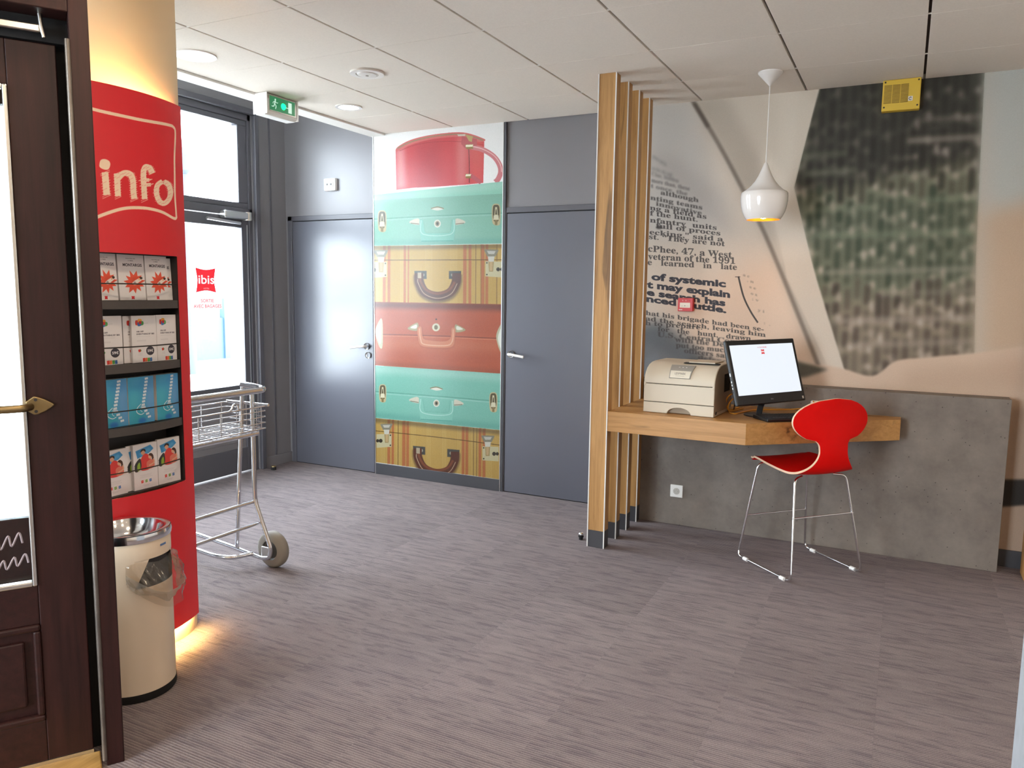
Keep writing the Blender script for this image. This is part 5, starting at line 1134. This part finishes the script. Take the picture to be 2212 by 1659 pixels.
# ------------------------------------------------------------------ pendant lamp
pe = empty('pendant_lamp', (-.715, 4.4, 1.864), 'white onion shaped pendant lamp with gold inside over the desk', 'lamp')
pc_ = (-.715, 4.4, 0)
MB().lathe([(0, 2.632), (.063, 2.632), (.063, 2.626), (.006, 2.563), (0, 2.56)], pc_, 40).build('canopy', M['white_matt'], pe, 40)
MB().tube([(-.715, 4.4, 2.565), (-.715, 4.4, 2.16)], .0028, 8).build('cord', M['cord'], pe, 60)
MB().lathe([(.005, 2.166), (.010, 2.160), (.022, 2.128), (.035, 2.098), (.052, 2.068), (.075, 2.040), (.098, 2.020), (.116, 2.010)], pc_, 56).build('upper_shade', M['white_matt'], pe, 60)
MB().lathe([(.116, 2.010), (.121, 2.004), (.123, 1.985), (.122, 1.960), (.118, 1.932), (.110, 1.903), (.099, 1.880), (.088, 1.864)], pc_, 56).build('lower_shade', M['white_gloss'], pe, 60)
inn = MB().lathe([(.0865, 1.864), (.097, 1.880), (.108, 1.903), (.116, 1.932), (.119, 1.985), (.105, 2.01), (.05, 2.06), (.01, 2.1)], pc_, 56); inn.f = [f[::-1] for f in inn.f]; inn.build('gold_lining', M['gold'], pe, 60)
MB().lathe([(0, 1.868), (.014, 1.872), (.024, 1.886), (.026, 1.902), (.018, 1.925), (.012, 1.945), (0, 1.95)], pc_, 24).build('bulb', M['bulb'], pe, 60)
MB().lathe([(.0, 1.94), (.016, 1.94), (.016, 2.0), (0, 2.0)], pc_, 16).build('lamp_holder', M['black'], pe, 40)
# ------------------------------------------------------------------ small things on walls, ceiling and floor
ym = YM-.001
al = empty('alarm_sounder', (-.093, ym, 2.47), 'yellow square alarm sounder with slotted grille high on the mural', 'alarm')
XA0, XA1, ZA0, ZA1 = -.186, .0, 2.468, 2.632
MB().box((XA0, ym-.05, ZA0), (XA1, ym, ZA1)).build('casing', M['yellow'], al, bevel=.004)
for g_ in range(3):
    for k in range(15): MB().box((XA0+.008+.041*g_, ym-.0512, ZA0+.040+.0066*k), (XA0+.046+.041*g_, ym-.0495, ZA0+.0436+.0066*k)).build('grille_slot', M['yellow_dk'], al)
for x in (XA0+.012, XA1-.012):
    for z in (ZA0+.02, ZA1-.012): MB().lathe([(0, 0), (.0045, 0), (.0045, .003), (0, .003)], (x, ym-.0525, z), 12, 'y').build('screw', M['black'], al)
def mark():
    c = Canvas(48, 48, '#e4e1da'); c.line(ell(24, 24, 14, 14).tolist()[3:-3], 6, '#2a2a2c'); c.line([(24, 24), (34, 14)], 4, '#2a2a2c'); return c
MB().card((XA0+.128, ym-.0515, ZA0+.045), (.022, 0, 0), (0, 0, .024)).build('round_sticker', printed('sounder_mark', mark(), .5), al)
fb = empty('fire_call_point', (-1.228, ym, 1.355), 'red manual fire call point with white press plate on the mural text', 'fire alarm')
MB().box((-1.278, ym-.04, 1.352), (-1.183, ym, 1.436)).build('housing', M['firered'], fb, bevel=.004)
def fire():
    c = Canvas(190, 168, '#cb1f22'); c.poly([(24, 58), (160, 58), (160, 124), (24, 124)], '#efe6d8'); c.poly(ell(92, 98, 6, 6), '#2a2522'); c.line([(40, 100), (76, 98)], 2, '#8d8176'); c.line([(108, 98), (146, 100)], 2, '#8d8176'); c.line([(40, 110), (146, 110)], 1.4, '#b4a99c')
    for x in (58, 100): c.line([(x, 22), (x+4, 38)], 5, '#f0d2cc')
    c.poly(ell(150, 30, 5, 5), '#3a1414'); c.poly([(14, 144), (60, 144), (60, 158), (14, 158)], '#e7d9d2'); c.text('FEU', (18, 156), (56, 156), 9, '#b01c20', 0); return c
MB().card((-1.276, ym-.0408, 1.354), (.091, 0, 0), (0, 0, .08)).build('front_print', printed('call_point_print', fire(), .4), fb)
sw = empty('wall_switch_box', (-4.115, YB, 2.235), 'small white switch box on the grey wall above the left door', 'switch')
MB().box((-4.172, YB-.03, 2.236), (-4.058, YB, 2.332)).build('box', M['white_pl'], sw, bevel=.006); MB().box((-4.155, YB-.033, 2.262), (-4.075, YB-.029, 2.306)).build('plate', mat('grey_plate', '#b9b6b2', .5), sw, bevel=.002)
for x in (-4.135, -4.098): MB().box((x-.006, YB-.036, 2.278), (x+.006, YB-.032, 2.29)).build('button', M['black'], sw)
ex = empty('exit_sign', (-3.52, 3.735, 2.50), 'green lit emergency exit sign under the ceiling edge near the exit door', 'exit sign')
ya, yb_ = 3.605, 3.866
MB().prism([(-3.60, 2.515), (-3.585, 2.504), (-3.515, 2.504), (-3.50, 2.520), (-3.496, 2.56), (-3.498, 2.60), (-3.51, 2.632), (-3.60, 2.632)], ya, yb_, 'y').build('case', M['white_pl'], ex, bevel=.004)
EXS = printed('exit_pictogram', exit_canvas(), .4, em=.9)
MB().card((-3.4945, ya+.022, 2.535), (0, yb_-ya-.044, 0), (0, 0, .082)).build('sign_face', EXS, ex)
MB().box((-3.4965, ya+.016, 2.529), (-3.4950, yb_-.016, 2.622)).build('face_border', M['panel'], ex)
MB().lathe([(0, 0), (.021, .0), (.016, .008), (0, .011)], (-3.4955, 3.742, 2.573), 16, 'x').build('green_lamp', emit('green_glow', '#19ff80', 3.2), ex)
MB().box((-3.604, ya-.006, 2.508), (-3.49, ya, 2.632)).build('end_cap', M['white_matt'], ex, bevel=.004); MB().box((-3.604, yb_, 2.508), (-3.49, yb_+.006, 2.632)).build('end_cap', M['white_matt'], ex, bevel=.004)
for x, y, r, lab in ((-3.298, 2.912, .088, 'round white lit downlight in the ceiling beside the column'), (-3.289, 4.115, .074, 'round white lit downlight in the ceiling near the suitcase panel')):
    d = empty('downlight', (x, y, 2.62), lab, 'ceiling light', 'round lit downlights')
    MB().ring((x, y, 0), r-.010, r+.012, ZC-.006, ZC+.004).build('trim_ring', M['white_gloss'], d, 40); MB().lathe([(0, ZC-.001), (r-.009, ZC-.001), (r-.009, ZC+.012), (0, ZC+.012)], (x, y, 0), 40).build('diffuser', M['lamp'], d, 40)
d = empty('air_valve', (-2.693, 3.53, 2.61), 'round cream ceiling air valve between the two lit downlights', 'vent')
MB().ring((-2.693, 3.53, 0), .062, .092, ZC-.010, ZC+.004).build('collar', M['white_matt'], d, 40); MB().lathe([(0, ZC-.016), (.05, ZC-.013), (.056, ZC-.006), (.056, ZC), (0, ZC)], (-2.693, 3.53, 0), 40).build('disc', M['white_matt'], d, 40); MB().lathe([(0, ZC-.020), (.008, ZC-.019), (.008, ZC-.012), (0, ZC-.012)], (-2.693, 3.53, 0), 12).build('screw_cap', M['panel'], d, 40)
ds_ = empty('door_stop', (-4.487, 4.605, 0), 'black rubber door stop with pale top on the carpet near the left corner', 'door stop')
MB().lathe([(0, 0), (.021, 0), (.021, .026), (0, .026)], (-4.487, 4.605, 0), 24).build('rubber', M['rubber'], ds_, 40); MB().lathe([(0, .026), (.021, .026), (.019, .034), (0, .036)], (-4.487, 4.605, 0), 24).build('cap', M['brass'], ds_, 40)
ds2 = empty('door_stop', (-1.632, 4.165, 0), 'small steel ball door stop on the carpet beside the foremost oak upright', 'door stop')
MB().lathe([(0, 0), (.012, 0), (.012, .014), (.016, .016), (.016, .024), (0, .024)], (-1.632, 4.165, 0), 20).build('rubber_ring', M['rubber'], ds2, 40); MB().lathe([(0, .022), (.013, .024), (.016, .031), (.013, .040), (.006, .045), (0, .046)], (-1.632, 4.165, 0), 20).build('steel_head', M['chrome'], ds2, 60)
# tiled names are set; tidy the view layer
bpy.context.view_layer.update()
